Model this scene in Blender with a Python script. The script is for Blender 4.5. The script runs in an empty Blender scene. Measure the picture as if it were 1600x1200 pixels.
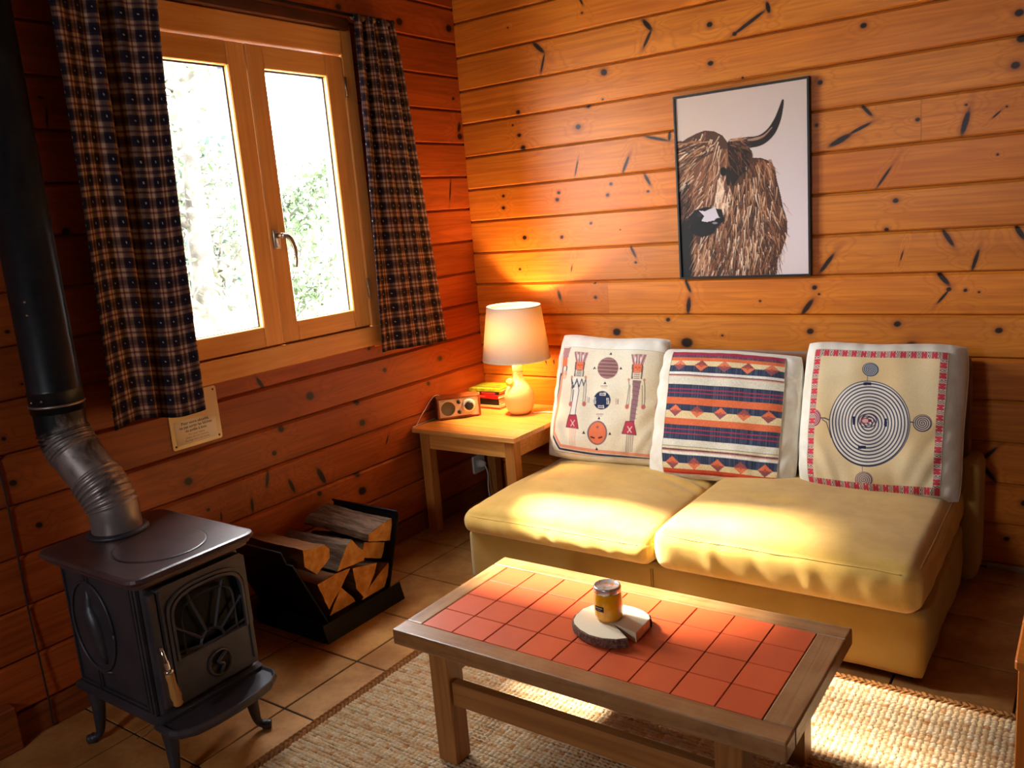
import bpy, bmesh, math, random
import numpy as np
from mathutils import Vector, Matrix, noise
random.seed(7); rng = np.random.default_rng(7)
S = bpy.context.scene
COL = S.collection
PI = math.pi

# ------------------------------------------------------------------ camera, sky, sun, daylight, exposure
cam = bpy.data.cameras.new('camera'); camo = bpy.data.objects.new('camera', cam); COL.objects.link(camo)
cam.sensor_width = 36.0; cam.lens = 36.0 * 1311.4 / 1600.0; cam.clip_start = 0.02
R_ = ((0.81779, 0.57005, -0.079132), (-0.048807, 0.205698, 0.977398), (0.573443, -0.795444, 0.19604))
m = Matrix(((R_[0][0], R_[1][0], R_[2][0], 2.47422), (R_[0][1], R_[1][1], R_[2][1], -3.20674),
            (R_[0][2], R_[1][2], R_[2][2], 1.35607), (0, 0, 0, 1)))
camo.matrix_world = m
S.camera = camo
w = bpy.data.worlds.new('sky'); S.world = w; w.use_nodes = True
w.node_tree.nodes['Background'].inputs[0].default_value = (0.93, 0.96, 1.0, 1)
w.node_tree.nodes['Background'].inputs[1].default_value = 42.0
sun = bpy.data.lights.new('sun', 'SUN'); suno = bpy.data.objects.new('sun', sun); COL.objects.link(suno)
sun.energy = 38.0; sun.angle = math.radians(6.0); sun.color = (1.0, 0.93, 0.80)
suno.rotation_euler = Vector((1.0, 0.05, -0.88)).to_track_quat('-Z', 'Y').to_euler()
def area(name, loc, direction, sx, sy, power, color, portal=False):
    l = bpy.data.lights.new(name, 'AREA'); l.shape = 'RECTANGLE'; l.size = sx; l.size_y = sy; l.energy = power; l.color = color
    o = bpy.data.objects.new(name, l); COL.objects.link(o); o.location = loc
    o.rotation_euler = Vector(direction).to_track_quat('-Z', 'Y').to_euler()
    if portal: l.cycles.is_portal = True
    return o
area('sky_portal', (-0.12, -1.19, 1.48), (1, 0, 0), 0.95, 1.0, 1.0, (1, 1, 1), True)
# daylight from the small unseen front window, sized and placed to balance light
area('front_window_portal', (1.26, -4.82, 1.71), (0, 1, 0), 0.5, 0.5, 1.0, (1, 1, 1), True)
S.view_settings.view_transform = 'Standard'; S.view_settings.look = 'None'
S.view_settings.exposure = 0.12; S.view_settings.gamma = 1.0; S.view_settings.use_curve_mapping = False
S.cycles.use_denoising = True
S.cycles.max_bounces = 8; S.cycles.diffuse_bounces = 3; S.cycles.transparent_max_bounces = 12
S.cycles.sample_clamp_indirect = 12.0; S.cycles.caustics_reflective = False; S.cycles.caustics_refractive = False

# ------------------------------------------------------------------ helpers
def lin(c):
    c = np.asarray(c, float) / 255.0
    return np.where(c <= 0.04045, c / 12.92, ((c + 0.055) / 1.055) ** 2.4)
def L4(*c): return tuple(lin(c)) + (1.0,)
ORG = {}
def org(o): return ORG.get(o.name, (0, 0, 0)) if o else (0, 0, 0)
def thing(name, label, cat, loc=(0, 0, 0), group=None):
    o = bpy.data.objects.new(name, None); COL.objects.link(o); o.location = loc; o.empty_display_size = 0.05
    o['label'] = label; o['category'] = cat
    if group: o['group'] = group
    ORG[o.name] = tuple(loc); return o
def struct_root(name, loc=(0, 0, 0)):
    o = bpy.data.objects.new(name, None); COL.objects.link(o); o.location = loc; o['kind'] = 'structure'; ORG[o.name] = tuple(loc); return o
def mesh(name, vf, mat, parent=None, smooth=False, col=None, loc=None):
    """vf in world coordinates; the object's origin is its parent's, or loc"""
    v, f = vf[0], vf[1]
    v = np.asarray(v, float)
    po = np.array(org(parent)); lo = np.array(loc if loc is not None else po, float)
    me = bpy.data.meshes.new(name)
    me.from_pydata((v - lo).tolist(), [], [tuple(int(i) for i in q) for q in f])
    if smooth: me.polygons.foreach_set('use_smooth', [True] * len(me.polygons))
    me.materials.append(mat)
    if col is not None:
        a = me.color_attributes.new('Col', 'FLOAT_COLOR', 'POINT')
        c = np.ones((len(v), 4)); c[:, :3] = col; a.data.foreach_set('color', c.ravel())
    me.update()
    o = bpy.data.objects.new(name, me); COL.objects.link(o)
    if parent: o.parent = parent
    o.location = lo - po; ORG[o.name] = tuple(lo)
    return o
def tag(o, label, cat, group=None):
    o['label'] = label; o['category'] = cat
    if group: o['group'] = group
    return o
def cat_(L):
    V, F, n = [], [], 0
    for v, f in L:
        v = np.asarray(v, float); V.append(v); F += [tuple(i + n for i in q) for q in f]; n += len(v)
    return np.vstack(V), F
def from_bm(bm):
    bm.verts.ensure_lookup_table(); bm.verts.index_update()
    r = (np.array([v.co[:] for v in bm.verts]), [tuple(v.index for v in f.verts) for f in bm.faces]); bm.free(); return r
def box(x0, x1, y0, y1, z0, z1, b=0.0, seg=1):
    bm = bmesh.new(); bmesh.ops.create_cube(bm, size=1)
    for v in bm.verts:
        v.co = ((x0 + x1) / 2 + v.co.x * (x1 - x0), (y0 + y1) / 2 + v.co.y * (y1 - y0), (z0 + z1) / 2 + v.co.z * (z1 - z0))
    if b > 0: bmesh.ops.bevel(bm, geom=bm.edges[:], offset=b, segments=seg, affect='EDGES', profile=0.5)
    return from_bm(bm)
def rot(vf, c, ang, axis='Z'):
    M = np.array(Matrix.Rotation(ang, 3, axis)); c = np.array(c)
    return ((np.asarray(vf[0]) - c) @ M.T + c, vf[1])
def lathe(prof, c, seg=32, cap=True):
    V, F = [], []
    for r, z in prof:
        for k in range(seg):
            a = 2 * PI * k / seg; V.append((c[0] + r * math.cos(a), c[1] + r * math.sin(a), c[2] + z))
    for i in range(len(prof) - 1):
        for k in range(seg):
            k2 = (k + 1) % seg; F.append((i * seg + k, i * seg + k2, (i + 1) * seg + k2, (i + 1) * seg + k))
    if cap:
        F.append(tuple(range(seg))[::-1]); F.append(tuple(range((len(prof) - 1) * seg, len(prof) * seg)))
    return np.array(V), F
def tube(pts, r, seg=8, cap=True):
    pts = [Vector(p) for p in pts]; n = len(pts); rr = r if hasattr(r, '__len__') else [r] * n
    V, F = [], []; up = None
    for i, p in enumerate(pts):
        t = (pts[min(i + 1, n - 1)] - pts[max(i - 1, 0)]).normalized()
        if up is None:
            up = Vector((0, 0, 1)) if abs(t.z) < 0.9 else Vector((1, 0, 0))
        a = t.cross(up); a.normalize(); b = a.cross(t); up = b
        for k in range(seg):
            q = p + (a * math.cos(2 * PI * k / seg) + b * math.sin(2 * PI * k / seg)) * rr[i]; V.append(q[:])
    for i in range(n - 1):
        for k in range(seg):
            k2 = (k + 1) % seg; F.append((i * seg + k, i * seg + k2, (i + 1) * seg + k2, (i + 1) * seg + k))
    if cap:
        F.append(tuple(range(seg))[::-1]); F.append(tuple(range((n - 1) * seg, n * seg)))
    return np.array(V), F
def smoothpath(P, n=8):
    P = [Vector(p) for p in P]; out = []
    for i in range(len(P) - 1):
        a = P[max(i - 1, 0)]; b = P[i]; c = P[i + 1]; d = P[min(i + 2, len(P) - 1)]
        for k in range(n):
            t = k / n
            out.append(0.5 * ((2 * b) + (c - a) * t + (2 * a - 5 * b + 4 * c - d) * t * t + (3 * b - a - 3 * c + d) * t ** 3))
    out.append(P[-1]); return out
def prism(poly, axis, a0, a1, bev=0.0):
    """poly in the two other axes (cyclic order), extruded along axis from a0 to a1"""
    n = len(poly); V = []
    for a in (a0, a1):
        for p in poly:
            q = [0, 0, 0]; o = [i for i in range(3) if i != axis]; q[axis] = a; q[o[0]] = p[0]; q[o[1]] = p[1]; V.append(q)
    F = [tuple(range(n)), tuple(range(n, 2 * n))[::-1]] + [(i, i + n, (i + 1) % n + n, (i + 1) % n) for i in range(n)]
    bm = bmesh.new()
    vs = [bm.verts.new(v) for v in V]
    for f in F: bm.faces.new([vs[i] for i in f])
    bmesh.ops.recalc_face_normals(bm, faces=bm.faces[:])
    if bev > 0: bmesh.ops.bevel(bm, geom=bm.edges[:], offset=bev, segments=1, affect='EDGES')
    return from_bm(bm)
def gridf(nu, nv):
    i = np.arange(nu - 1)[:, None]; j = np.arange(nv - 1)[None, :]; a = i * nv + j
    return np.stack([a, a + nv, a + nv + 1, a + 1], -1).reshape(-1, 4).tolist()
def softbox(x0, x1, y0, y1, z0, z1, r, n=(30, 20, 6), fn=None):
    """closed rounded box of grid faces, fn displaces (verts, normalised coords)"""
    bm = bmesh.new(); V = {}; nx, ny, nz = n
    def vert(i, j, k):
        key = (i, j, k)
        if key not in V: V[key] = bm.verts.new((i / nx * 2 - 1, j / ny * 2 - 1, k / nz * 2 - 1))
        return V[key]
    for i in range(nx):
        for j in range(ny):
            for k in (0, nz):
                q = [vert(i, j, k), vert(i + 1, j, k), vert(i + 1, j + 1, k), vert(i, j + 1, k)]; bm.faces.new(q if k else q[::-1])
        for k in range(nz):
            for j in (0, ny):
                q = [vert(i, j, k), vert(i + 1, j, k), vert(i + 1, j, k + 1), vert(i, j, k + 1)]; bm.faces.new(q[::-1] if j else q)
    for j in range(ny):
        for k in range(nz):
            for i in (0, nx):
                q = [vert(i, j, k), vert(i, j + 1, k), vert(i, j + 1, k + 1), vert(i, j, k + 1)]; bm.faces.new(q if i else q[::-1])
    v, f = from_bm(bm)
    h = np.array([x1 - x0, y1 - y0, z1 - z0]) / 2; c = np.array([x0 + x1, y0 + y1, z0 + z1]) / 2
    p = v * h; inner = np.clip(p, -(h - r), h - r); d = p - inner; L = np.linalg.norm(d, axis=1, keepdims=True)
    dn = np.where(L > 1e-9, d / np.maximum(L, 1e-9), 0)
    mx = np.max(np.abs(d), axis=1, keepdims=True)
    p = inner + dn * mx
    q = p + c
    if fn: q = fn(q, v)
    return q, f
def nz(p, s=1.0, o=0.0): return noise.noise(Vector((p[0] * s + o, p[1] * s + o, p[2] * s + o)))

# ------------------------------------------------------------------ materials
class NT:
    def __init__(s, name):
        s.m = bpy.data.materials.new(name); s.m.use_nodes = True; s.t = s.m.node_tree; s.b = s.t.nodes['Principled BSDF']
    def n(s, kind, **kw):
        x = s.t.nodes.new('ShaderNode' + kind)
        for k, v in kw.items(): setattr(x, k, v)
        return x
    def l(s, a, b): s.t.links.new(a, b)
    def val(s, sock, v):
        if isinstance(v, bpy.types.NodeSocket): s.l(v, sock)
        else: sock.default_value = v
    def math(s, op, a, b=0.0, c=0.0, clamp=False):
        x = s.n('Math', operation=op, use_clamp=clamp); s.val(x.inputs[0], a); s.val(x.inputs[1], b)
        if len(x.inputs) > 2: s.val(x.inputs[2], c)
        return x.outputs[0]
    def mix(s, f, a, b, bt='MIX'):
        x = s.n('MixRGB', blend_type=bt); s.val(x.inputs[0], f); s.val(x.inputs[1], a); s.val(x.inputs[2], b); return x.outputs[0]
    def mapr(s, v, a, b, c=0.0, d=1.0):
        x = s.n('MapRange', interpolation_type='SMOOTHSTEP'); s.val(x.inputs[0], v)
        for i, q in zip((1, 2, 3, 4), (a, b, c, d)): s.val(x.inputs[i], q)
        return x.outputs[0]
    def noise(s, vec, scale, detail=3.0, rough=0.55, dist=0.0):
        x = s.n('TexNoise'); s.l(vec, x.inputs['Vector']); x.inputs['Scale'].default_value = scale; x.inputs['Detail'].default_value = detail
        x.inputs['Roughness'].default_value = rough; x.inputs['Distortion'].default_value = dist; return x.outputs['Fac']
    def mapping(s, vec, scale=(1, 1, 1), loc=(0, 0, 0), rot=(0, 0, 0)):
        x = s.n('Mapping'); s.l(vec, x.inputs[0]); s.val(x.inputs[1], loc); x.inputs[2].default_value = rot; x.inputs[3].default_value = scale
        return x.outputs[0]
    def pos(s): return s.n('NewGeometry').outputs['Position']
    def obj(s): return s.n('TexCoord').outputs['Object']
    def rand(s): return s.n('ObjectInfo').outputs['Random']
    def bump(s, h, strength=0.3, dist=0.002):
        x = s.n('Bump'); x.inputs['Strength'].default_value = strength; x.inputs['Distance'].default_value = dist
        s.l(h, x.inputs['Height']); s.l(x.outputs[0], s.b.inputs['Normal'])
    def set(s, color=None, rough=0.6, metal=0.0, spec=0.5, coat=0.0, sheen=0.0):
        if color is not None: s.val(s.b.inputs['Base Color'], color)
        s.val(s.b.inputs['Roughness'], rough); s.b.inputs['Metallic'].default_value = metal
        s.b.inputs['Specular IOR Level'].default_value = spec; s.b.inputs['Coat Weight'].default_value = coat; s.b.inputs['Coat Roughness'].default_value = 0.25
        s.b.inputs['Sheen Weight'].default_value = sheen; return s.m
def wood(name, c1, c2, axis=0, knots=(), plane='xz', rough=0.42, ringdark=0.5, scale=1.0, spec=0.35, coat=0.0, wash=None, bump=0.25, var=0.25):
    """grain along axis; knots = (u, z, a, b, angle) on the board's face"""
    t = NT(name); P = t.pos()
    r = t.rand()
    off = t.n('CombineXYZ'); t.l(t.math('MULTIPLY', r, 37.0), off.inputs[0]); t.l(t.math('MULTIPLY', r, 23.0), off.inputs[1]); t.l(t.math('MULTIPLY', r, 11.0), off.inputs[2])
    add = t.n('VectorMath', operation='ADD'); t.l(P, add.inputs[0]); t.l(off.outputs[0], add.inputs[1]); Q = add.outputs[0]
    sc = [14.0 * scale] * 3; sc[axis] = 0.9 * scale
    warp = t.noise(t.mapping(Q, sc), 1.0, 2.0, 0.5, 0.6)
    kd = None
    for (u, z, a, b, g) in knots:
        # bring (u,z) to the first two coordinates
        if plane == 'xz': mp = t.mapping(P, (1 / a, 1e-4, 1 / b)); x = t.n('VectorRotate', rotation_type='AXIS_ANGLE'); x.inputs['Axis'].default_value = (0, 1, 0); cen = (u, 0, z)
        else: mp = None; x = t.n('VectorRotate', rotation_type='AXIS_ANGLE'); x.inputs['Axis'].default_value = (1, 0, 0); cen = (0, u, z)
        x.inputs['Center'].default_value = cen
        x.inputs['Angle'].default_value = g if plane == 'xz' else -g
        t.l(P, x.inputs['Vector'])
        s3 = (1 / a, 0, 1 / b) if plane == 'xz' else (0, 1 / a, 1 / b)
        mp = t.mapping(x.outputs[0], s3, tuple(-c * k for c, k in zip(cen, s3)))
        L = t.n('VectorMath', operation='LENGTH'); t.l(mp, L.inputs[0])
        kd = L.outputs['Value'] if kd is None else t.math('SMOOTH_MIN', kd, L.outputs['Value'], 0.3)
    fine = [60.0 * scale] * 3; fine[axis] = 1.6 * scale
    g1 = t.noise(t.mapping(Q, fine), 1.0, 4.0, 0.65)
    # cathedral rings: stripes of the warped field, bent round the knots
    field = t.math('MULTIPLY', warp, 9.0)
    if kd is not None:
        near = t.mapr(kd, 1.0, 7.0, 1.0, 0.0)
        field = t.math('ADD', field, t.math('MULTIPLY', near, 1.6))
    rings = t.math('MULTIPLY', t.math('ADD', t.math('SINE', t.math('MULTIPLY', field, 6.28)), 1.0), 0.5)
    rings = t.math('POWER', rings, 3.0)
    base = t.mix(t.math('MULTIPLY', t.mapr(g1, 0.3, 0.75), 0.55), c1, c2)
    base = t.mix(t.math('MULTIPLY', rings, ringdark), base, c2)
    big = t.noise(Q, 2.3, 2.0)
    base = t.mix(t.mapr(big, 0.35, 0.75, 0.0, 0.35), base, c2)
    hv = t.n('HueSaturation'); hv.inputs['Saturation'].default_value = 1.0
    t.l(t.math('ADD', t.math('MULTIPLY', r, var), 1.0 - var * 0.55), hv.inputs['Value']); t.l(base, hv.inputs['Color']); base = hv.outputs[0]
    h = t.math('ADD', t.math('MULTIPLY', g1, 0.5), t.math('MULTIPLY', rings, 0.3))
    if kd is not None:
        halo = t.mapr(t.math('ADD', kd, t.math('MULTIPLY', g1, 1.2)), 1.0, 3.2, 0.55, 0.0)
        base = t.mix(halo, base, L4(120, 52, 18))
        core = t.mapr(t.math('ADD', kd, t.math('MULTIPLY', g1, 0.5)), 0.9, 1.45, 1.0, 0.0)
        base = t.mix(core, base, L4(38, 20, 14))
        h = t.math('SUBTRACT', h, t.math('MULTIPLY', core, 0.5))
    if wash is not None:
        wn = t.mapr(t.noise(Q, 9.0, 5.0, 0.7), 0.4, 0.7, 0.0, 0.4); base = t.mix(wn, base, wash)
    t.bump(h, bump, 0.0015)
    return t.set(base, rough, spec=spec, coat=coat)
def plain(name, c, rough=0.6, metal=0.0, spec=0.5, nscale=None, namp=0.3, c2=None, bump=0.0, sheen=0.0, coat=0.0):
    t = NT(name); P = t.pos()
    col = L4(*c)
    if nscale:
        n = t.noise(P, nscale, 4.0, 0.6); col = t.mix(t.mapr(n, 0.3, 0.7, 0.0, 1.0), col, L4(*(c2 or tuple(int(q * (1 - namp)) for q in c))))
        if bump: t.bump(n, bump, 0.002)
    return t.set(col, rough, metal, spec, coat, sheen)
def colmat(name, rough=0.85, weave=900.0, bump=0.15, sheen=0.0, spec=0.3, mul=1.0):
    t = NT(name); a = t.n('VertexColor', layer_name='Col'); c = a.outputs[0]
    n = t.noise(t.pos(), weave, 2.0, 0.6); t.bump(n, bump, 0.001)
    c = t.mix(0.12, c, t.mix(1.0, c, n, 'MULTIPLY'))
    return t.set(c, rough, spec=spec, sheen=sheen)

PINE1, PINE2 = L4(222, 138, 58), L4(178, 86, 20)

# knots of the planks as seen in the photograph: (along wall, height, half length, half width, angle)
KB = [(0.666,2.144,0.0058,0.0043,0.0),(0.295,2.155,0.005,0.0034,-0.32),(1.209,1.998,0.0123,0.0103,0.0),(1.304,1.948,0.0098,0.0078,0.0),(0.752,1.9,0.0155,0.0129,-0.2),(1.208,1.86,0.012,0.0095,0.0),(0.739,1.795,0.0049,0.0039,0.0),(0.316,1.8,0.0117,0.0097,0.0),(0.312,1.702,0.0103,0.0078,0.0),(0.615,1.701,0.0134,0.0109,0.0),(0.669,1.777,0.0103,0.0078,0.0),(0.327,1.646,0.0135,0.0109,0.2),(0.281,1.749,0.0058,0.0043,0.0),(0.756,1.453,0.008,0.0065,0.0),(0.737,1.409,0.0094,0.0073,0.24),(0.497,1.438,0.0083,0.0068,0.0),(0.487,1.409,0.0104,0.0084,0.0),(0.2,1.447,0.008,0.0065,0.0),(0.195,1.394,0.0098,0.0078,0.0),(0.924,1.409,0.0067,0.0052,0.0),(1.755,1.894,0.0115,0.0095,0.0),(2.212,1.847,0.0127,0.0112,0.0),(2.221,1.77,0.014,0.0125,0.0),(2.207,1.693,0.0141,0.0121,0.0),(1.61,1.731,0.0101,0.0086,0.0),(1.928,1.564,0.0079,0.0069,0.0),(2.072,1.592,0.0049,0.0039,0.0),(2.166,1.425,0.0044,0.0039,0.0),(1.862,1.302,0.0106,0.0086,0.0),(1.596,1.587,0.007,0.006,0.0),(1.33,1.79,0.0049,0.0039,0.0),(2.187,1.571,0.0039,0.0035,0.0),(0.3,1.254,0.0122,0.0097,0.0),(0.498,1.246,0.0105,0.0084,0.24),(0.649,1.297,0.0074,0.0058,0.32),(0.788,1.262,0.004,0.003,0.0),(0.853,1.123,0.0062,0.0052,0.0),(0.649,0.978,0.0086,0.0071,0.0),(0.651,1.04,0.0055,0.0039,0.32),(0.989,0.881,0.01,0.0084,0.32),(0.746,0.827,0.0204,0.0168,0.14),(1.069,0.786,0.026,0.022,0.12),(1.222,0.818,0.0058,0.0043,0.0),(0.261,1.112,0.0076,0.0061,0.0),(1.833,1.204,0.0084,0.0069,0.0),(2.084,0.987,0.0065,0.0058,0.79),(1.585,1.005,0.0106,0.0091,0.32),(1.601,0.98,0.0053,0.0043,0.0),(1.568,0.84,0.0138,0.0112,0.2),(1.872,0.87,0.0138,0.0112,0.2),(2.187,0.851,0.0124,0.0104,0.24),(1.92,0.787,0.025,0.022,0.17),(1.378,0.956,0.0055,0.0045,0.0),(2.034,0.991,0.0089,0.0078,0.46),(2.125,0.98,0.0044,0.0035,0.0),(2.232,0.116,0.0102,0.0086,0.32),(2.281,0.253,0.0115,0.0104,0.46),(0.664,2.19,0.0174,0.0044,-1.09),(0.955,2.043,0.0329,0.0095,-0.88),(0.953,1.994,0.0396,0.007,-2.14),(0.445,2.047,0.0424,0.0095,-0.75),(0.46,1.979,0.0413,0.0057,-1.91),(0.973,1.612,0.0592,0.0057,-0.27),(1.028,1.615,0.0207,0.0066,-1.68),(0.83,1.526,0.0401,0.0064,-2.05),(0.594,1.534,0.0373,0.0038,-1.87),(0.923,1.457,0.0283,0.0066,-1.07),(1.43,2.016,0.0216,0.0082,-1.34),(1.358,1.976,0.0736,0.007,-2.67),(1.766,1.615,0.029,0.0063,-0.85),(1.745,1.558,0.0453,0.0057,-2.74),(1.677,1.525,0.0452,0.0108,-2.72),(2.071,1.537,0.0445,0.0095,-1.82),(2.16,1.551,0.0174,0.0028,-2.43),(1.824,1.385,0.0457,0.0047,-2.18),(0.844,1.167,0.0274,0.0057,-1.12),(0.538,1.107,0.0155,0.0032,-1.82),(0.464,0.99,0.0246,0.0076,-1.33),(1.082,1.02,0.0315,0.0071,-1.17),(1.082,0.941,0.0366,0.0099,-1.7),(0.367,0.684,0.0127,0.004,-1.34),(0.411,0.683,0.0105,0.004,-1.49),(2.028,1.165,0.0374,0.0076,-1.02),(1.629,1.092,0.0492,0.0081,-2.21),(1.884,1.112,0.0192,0.0025,-1.84),(2.112,1.089,0.0396,0.0063,-1.84),(2.237,1.172,0.0295,0.0082,-1.05),(2.016,1.028,0.0341,0.0089,-0.88),(2.016,0.965,0.0322,0.0044,-2.23),(1.559,0.934,0.0386,0.0104,-2.22),(2.168,0.416,0.0416,0.007,-2.32),(2.166,0.354,0.0436,0.0076,-0.91)]
KL = [(-0.716,2.196,0.0153,0.0117,0.14),(-0.37,2.187,0.0203,0.0157,0.11),(-0.04,2.201,0.0217,0.0166,0.2),(0.008,2.295,0.0166,0.0126,0.12),(-0.029,1.732,0.0187,0.0142,0.11),(-0.052,1.898,0.0093,0.0063,0.17),(-1.101,0.742,0.0212,0.0176,-0.28),(-0.684,0.762,0.0125,0.01,-0.2),(-0.321,0.744,0.0157,0.0122,-0.14),(-0.417,0.647,0.014,0.0108,-0.32),(-0.863,0.662,0.0154,0.0128,-0.2),(-0.847,0.572,0.0167,0.0135,-0.32),(-1.256,0.651,0.0153,0.0117,-0.28),(-1.302,0.57,0.0108,0.0081,-0.38),(-1.116,0.355,0.0128,0.0101,-0.38),(-0.907,0.37,0.0167,0.0135,-0.32),(-0.891,0.293,0.0223,0.0176,-0.32),(-0.762,0.868,0.0086,0.0071,0.0),(-1.256,0.651,0.014,0.0108,-0.32),(-1.662,0.574,0.0171,0.0141,-0.17),(-1.302,0.572,0.0115,0.0095,-0.24),(-2.192,0.736,0.0115,0.0099,-0.32),(-2.147,0.595,0.0106,0.009,-0.32),(-2.193,0.864,0.0068,0.0057,-0.46),(-1.606,0.456,0.0075,0.006,0.0),(-1.918,1.414,0.0132,0.0112,0.0),(-2.129,1.153,0.0076,0.0055,-0.24),(-2.118,1.003,0.0046,0.0035,-0.46),(-1.321,0.839,0.0312,0.0081,-1.05),(-0.716,0.466,0.0208,0.004,-2.1),(-1.349,0.486,0.0329,0.0081,-1.82),(-1.096,0.42,0.0429,0.0125,-1.13),(-1.244,0.427,0.0318,0.0089,-1.21),(-1.429,0.413,0.0282,0.0066,-1.62),(-1.56,0.415,0.0175,0.004,-1.68),(-0.029,1.774,0.0242,0.011,-1.92),(-0.135,1.491,0.0562,0.0049,-1.8),(-1.921,1.785,0.0097,0.0037,-0.17),(-1.914,1.732,0.0321,0.0029,-1.69)]

# ------------------------------------------------------------------ room shell
H = 0.147; ROOM_X, ROOM_Y, ROOM_Z = 4.3, -4.7, 2.62
wall_mat = wood('wall_backing', L4(120, 62, 24), L4(90, 44, 16), 0)
# back wall
wb = struct_root('wall_back'); mesh('backing', box(-0.02, ROOM_X, 0.012, 0.12, -0.05, ROOM_Z), wall_mat, wb)
def plank_profile(z0, z1, d=0.0):
    # (depth outwards is negative for the back wall): a chamfered upper lip and a quirk at the joint
    return [(0.03, z0), (0.012, z0), (0.004, z0 + 0.0015), (0.0 - d, z0 + 0.006), (-0.0008 - d, (z0 + z1) / 2), (0.0 - d, z1 - 0.009), (0.009, z1 - 0.0005), (0.03, z1)]
def knots_in(K, u0, u1, z0, z1, seed):
    r = random.Random(seed)
    k = [q for q in K if u0 <= q[0] <= u1 and z0 <= q[1] < z1]
    return k
def rnd_knots(u0, u1, z0, z1, seed):
    r = random.Random(seed); out = []; u = u0 + r.uniform(0.1, 0.4)
    while u < u1:
        a = r.uniform(0.008, 0.014); out.append((u, r.uniform(z0 + .03, z1 - .03), a, a * .8, 0.2)); u += r.uniform(0.3, 0.7)
    return out
BZ = [0.02 + H * k for k in range(18)]
PB = [(0.0, BZ[0])] + [(BZ[i], BZ[i + 1]) for i in range(17)]
butt = {5: 0.712, 9: 1.939, 3: 1.2, 13: 1.35}
cnt = 0
for i, (z0, z1) in enumerate(PB):
    cuts = [0.0, ROOM_X]
    if i - 1 == 6: cuts = [0.0, 0.712, ROOM_X]
    if i - 1 == 10: cuts = [0.0, 1.939, ROOM_X]
    for u0, u1 in zip(cuts[:-1], cuts[1:]):
        kk = knots_in(KB, u0, min(u1, 2.35), z0, z1, i) + rnd_knots(2.5, 4.2, z0, z1, i * 7)
        lite = 0.5 + 0.5 * random.random()
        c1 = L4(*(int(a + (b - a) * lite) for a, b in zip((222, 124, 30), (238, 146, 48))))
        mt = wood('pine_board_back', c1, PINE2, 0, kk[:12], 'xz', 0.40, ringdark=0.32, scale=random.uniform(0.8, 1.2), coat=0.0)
        pr = plank_profile(z0 + 0.0008, z1 - 0.0008, random.uniform(-0.0005, 0.0015))
        mesh('plank', prism([(a, b) for a, b in pr], 0, u0 + 0.0004, u1 - 0.0004), mt, wb)
# left wall with the window hole
wl = struct_root('wall_left')
WY0, WY1, WZ0, WZ1 = -1.70, -0.70, 0.93, 2.06
bk = [box(-0.12, -0.012, ROOM_Y, WY0, -0.05, ROOM_Z), box(-0.12, -0.012, WY1, 0.12, -0.05, ROOM_Z),
      box(-0.12, -0.012, WY0, WY1, -0.05, WZ0), box(-0.12, -0.012, WY0, WY1, WZ1, ROOM_Z)]
mesh('backing', cat_(bk), wall_mat, wl)
LZ = [0.082 + H * k for k in range(18)]
PL = [(0.0, LZ[0])] + [(LZ[i], min(LZ[i + 1], ROOM_Z)) for i in range(17)]
for i, (z0, z1) in enumerate(PL):
    segs = [(ROOM_Y, 0.0)]
    if z0 > 0.85 and z0 < WZ1 - 0.02: segs = [(ROOM_Y, WY0), (WY1, 0.0)]
    for y0, y1 in segs:
        kk = knots_in(KL, max(y0, -2.33), y1, z0, z1, i) + (rnd_knots(-4.6, -2.5, z0, z1, i * 5) if y0 < -2.5 else [])
        mt = wood('pine_board_left', L4(182, 86, 30), L4(124, 47, 14), 1, kk[:12], 'yz', 0.42, ringdark=0.35, scale=random.uniform(0.8, 1.2))  # darker than the back wall: stain, plus shade put into the colour
        pr = [(-a, b) for a, b in plank_profile(z0 + 0.0008, z1 - 0.0008, random.uniform(-0.0005, 0.0015))]
        v, f = prism([(a, b) for a, b in pr], 1, y0, y1)
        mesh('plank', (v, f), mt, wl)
# baseboard of the left wall, thicker beyond the stove
bbm = wood('baseboard_wood', L4(150, 76, 30), L4(100, 46, 18), 1, rough=0.5)
bb = mesh('baseboard_left', box(0.0012, 0.014, -2.32, -0.02, 0.0, 0.082, 0.002), bbm); bb['kind'] = 'structure'
bb = mesh('trim_1', box(0.0012, 0.05, -2.9, -2.321, 0.0, 0.13, 0.004), bbm); bb['kind'] = 'structure'
bb = mesh('baseboard_back', box(2.175, ROOM_X, -0.012, -0.0012, 0.0, 0.02, 0.002), plain('pale_skirting', (176, 150, 120), 0.6)); bb['kind'] = 'structure'
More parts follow.
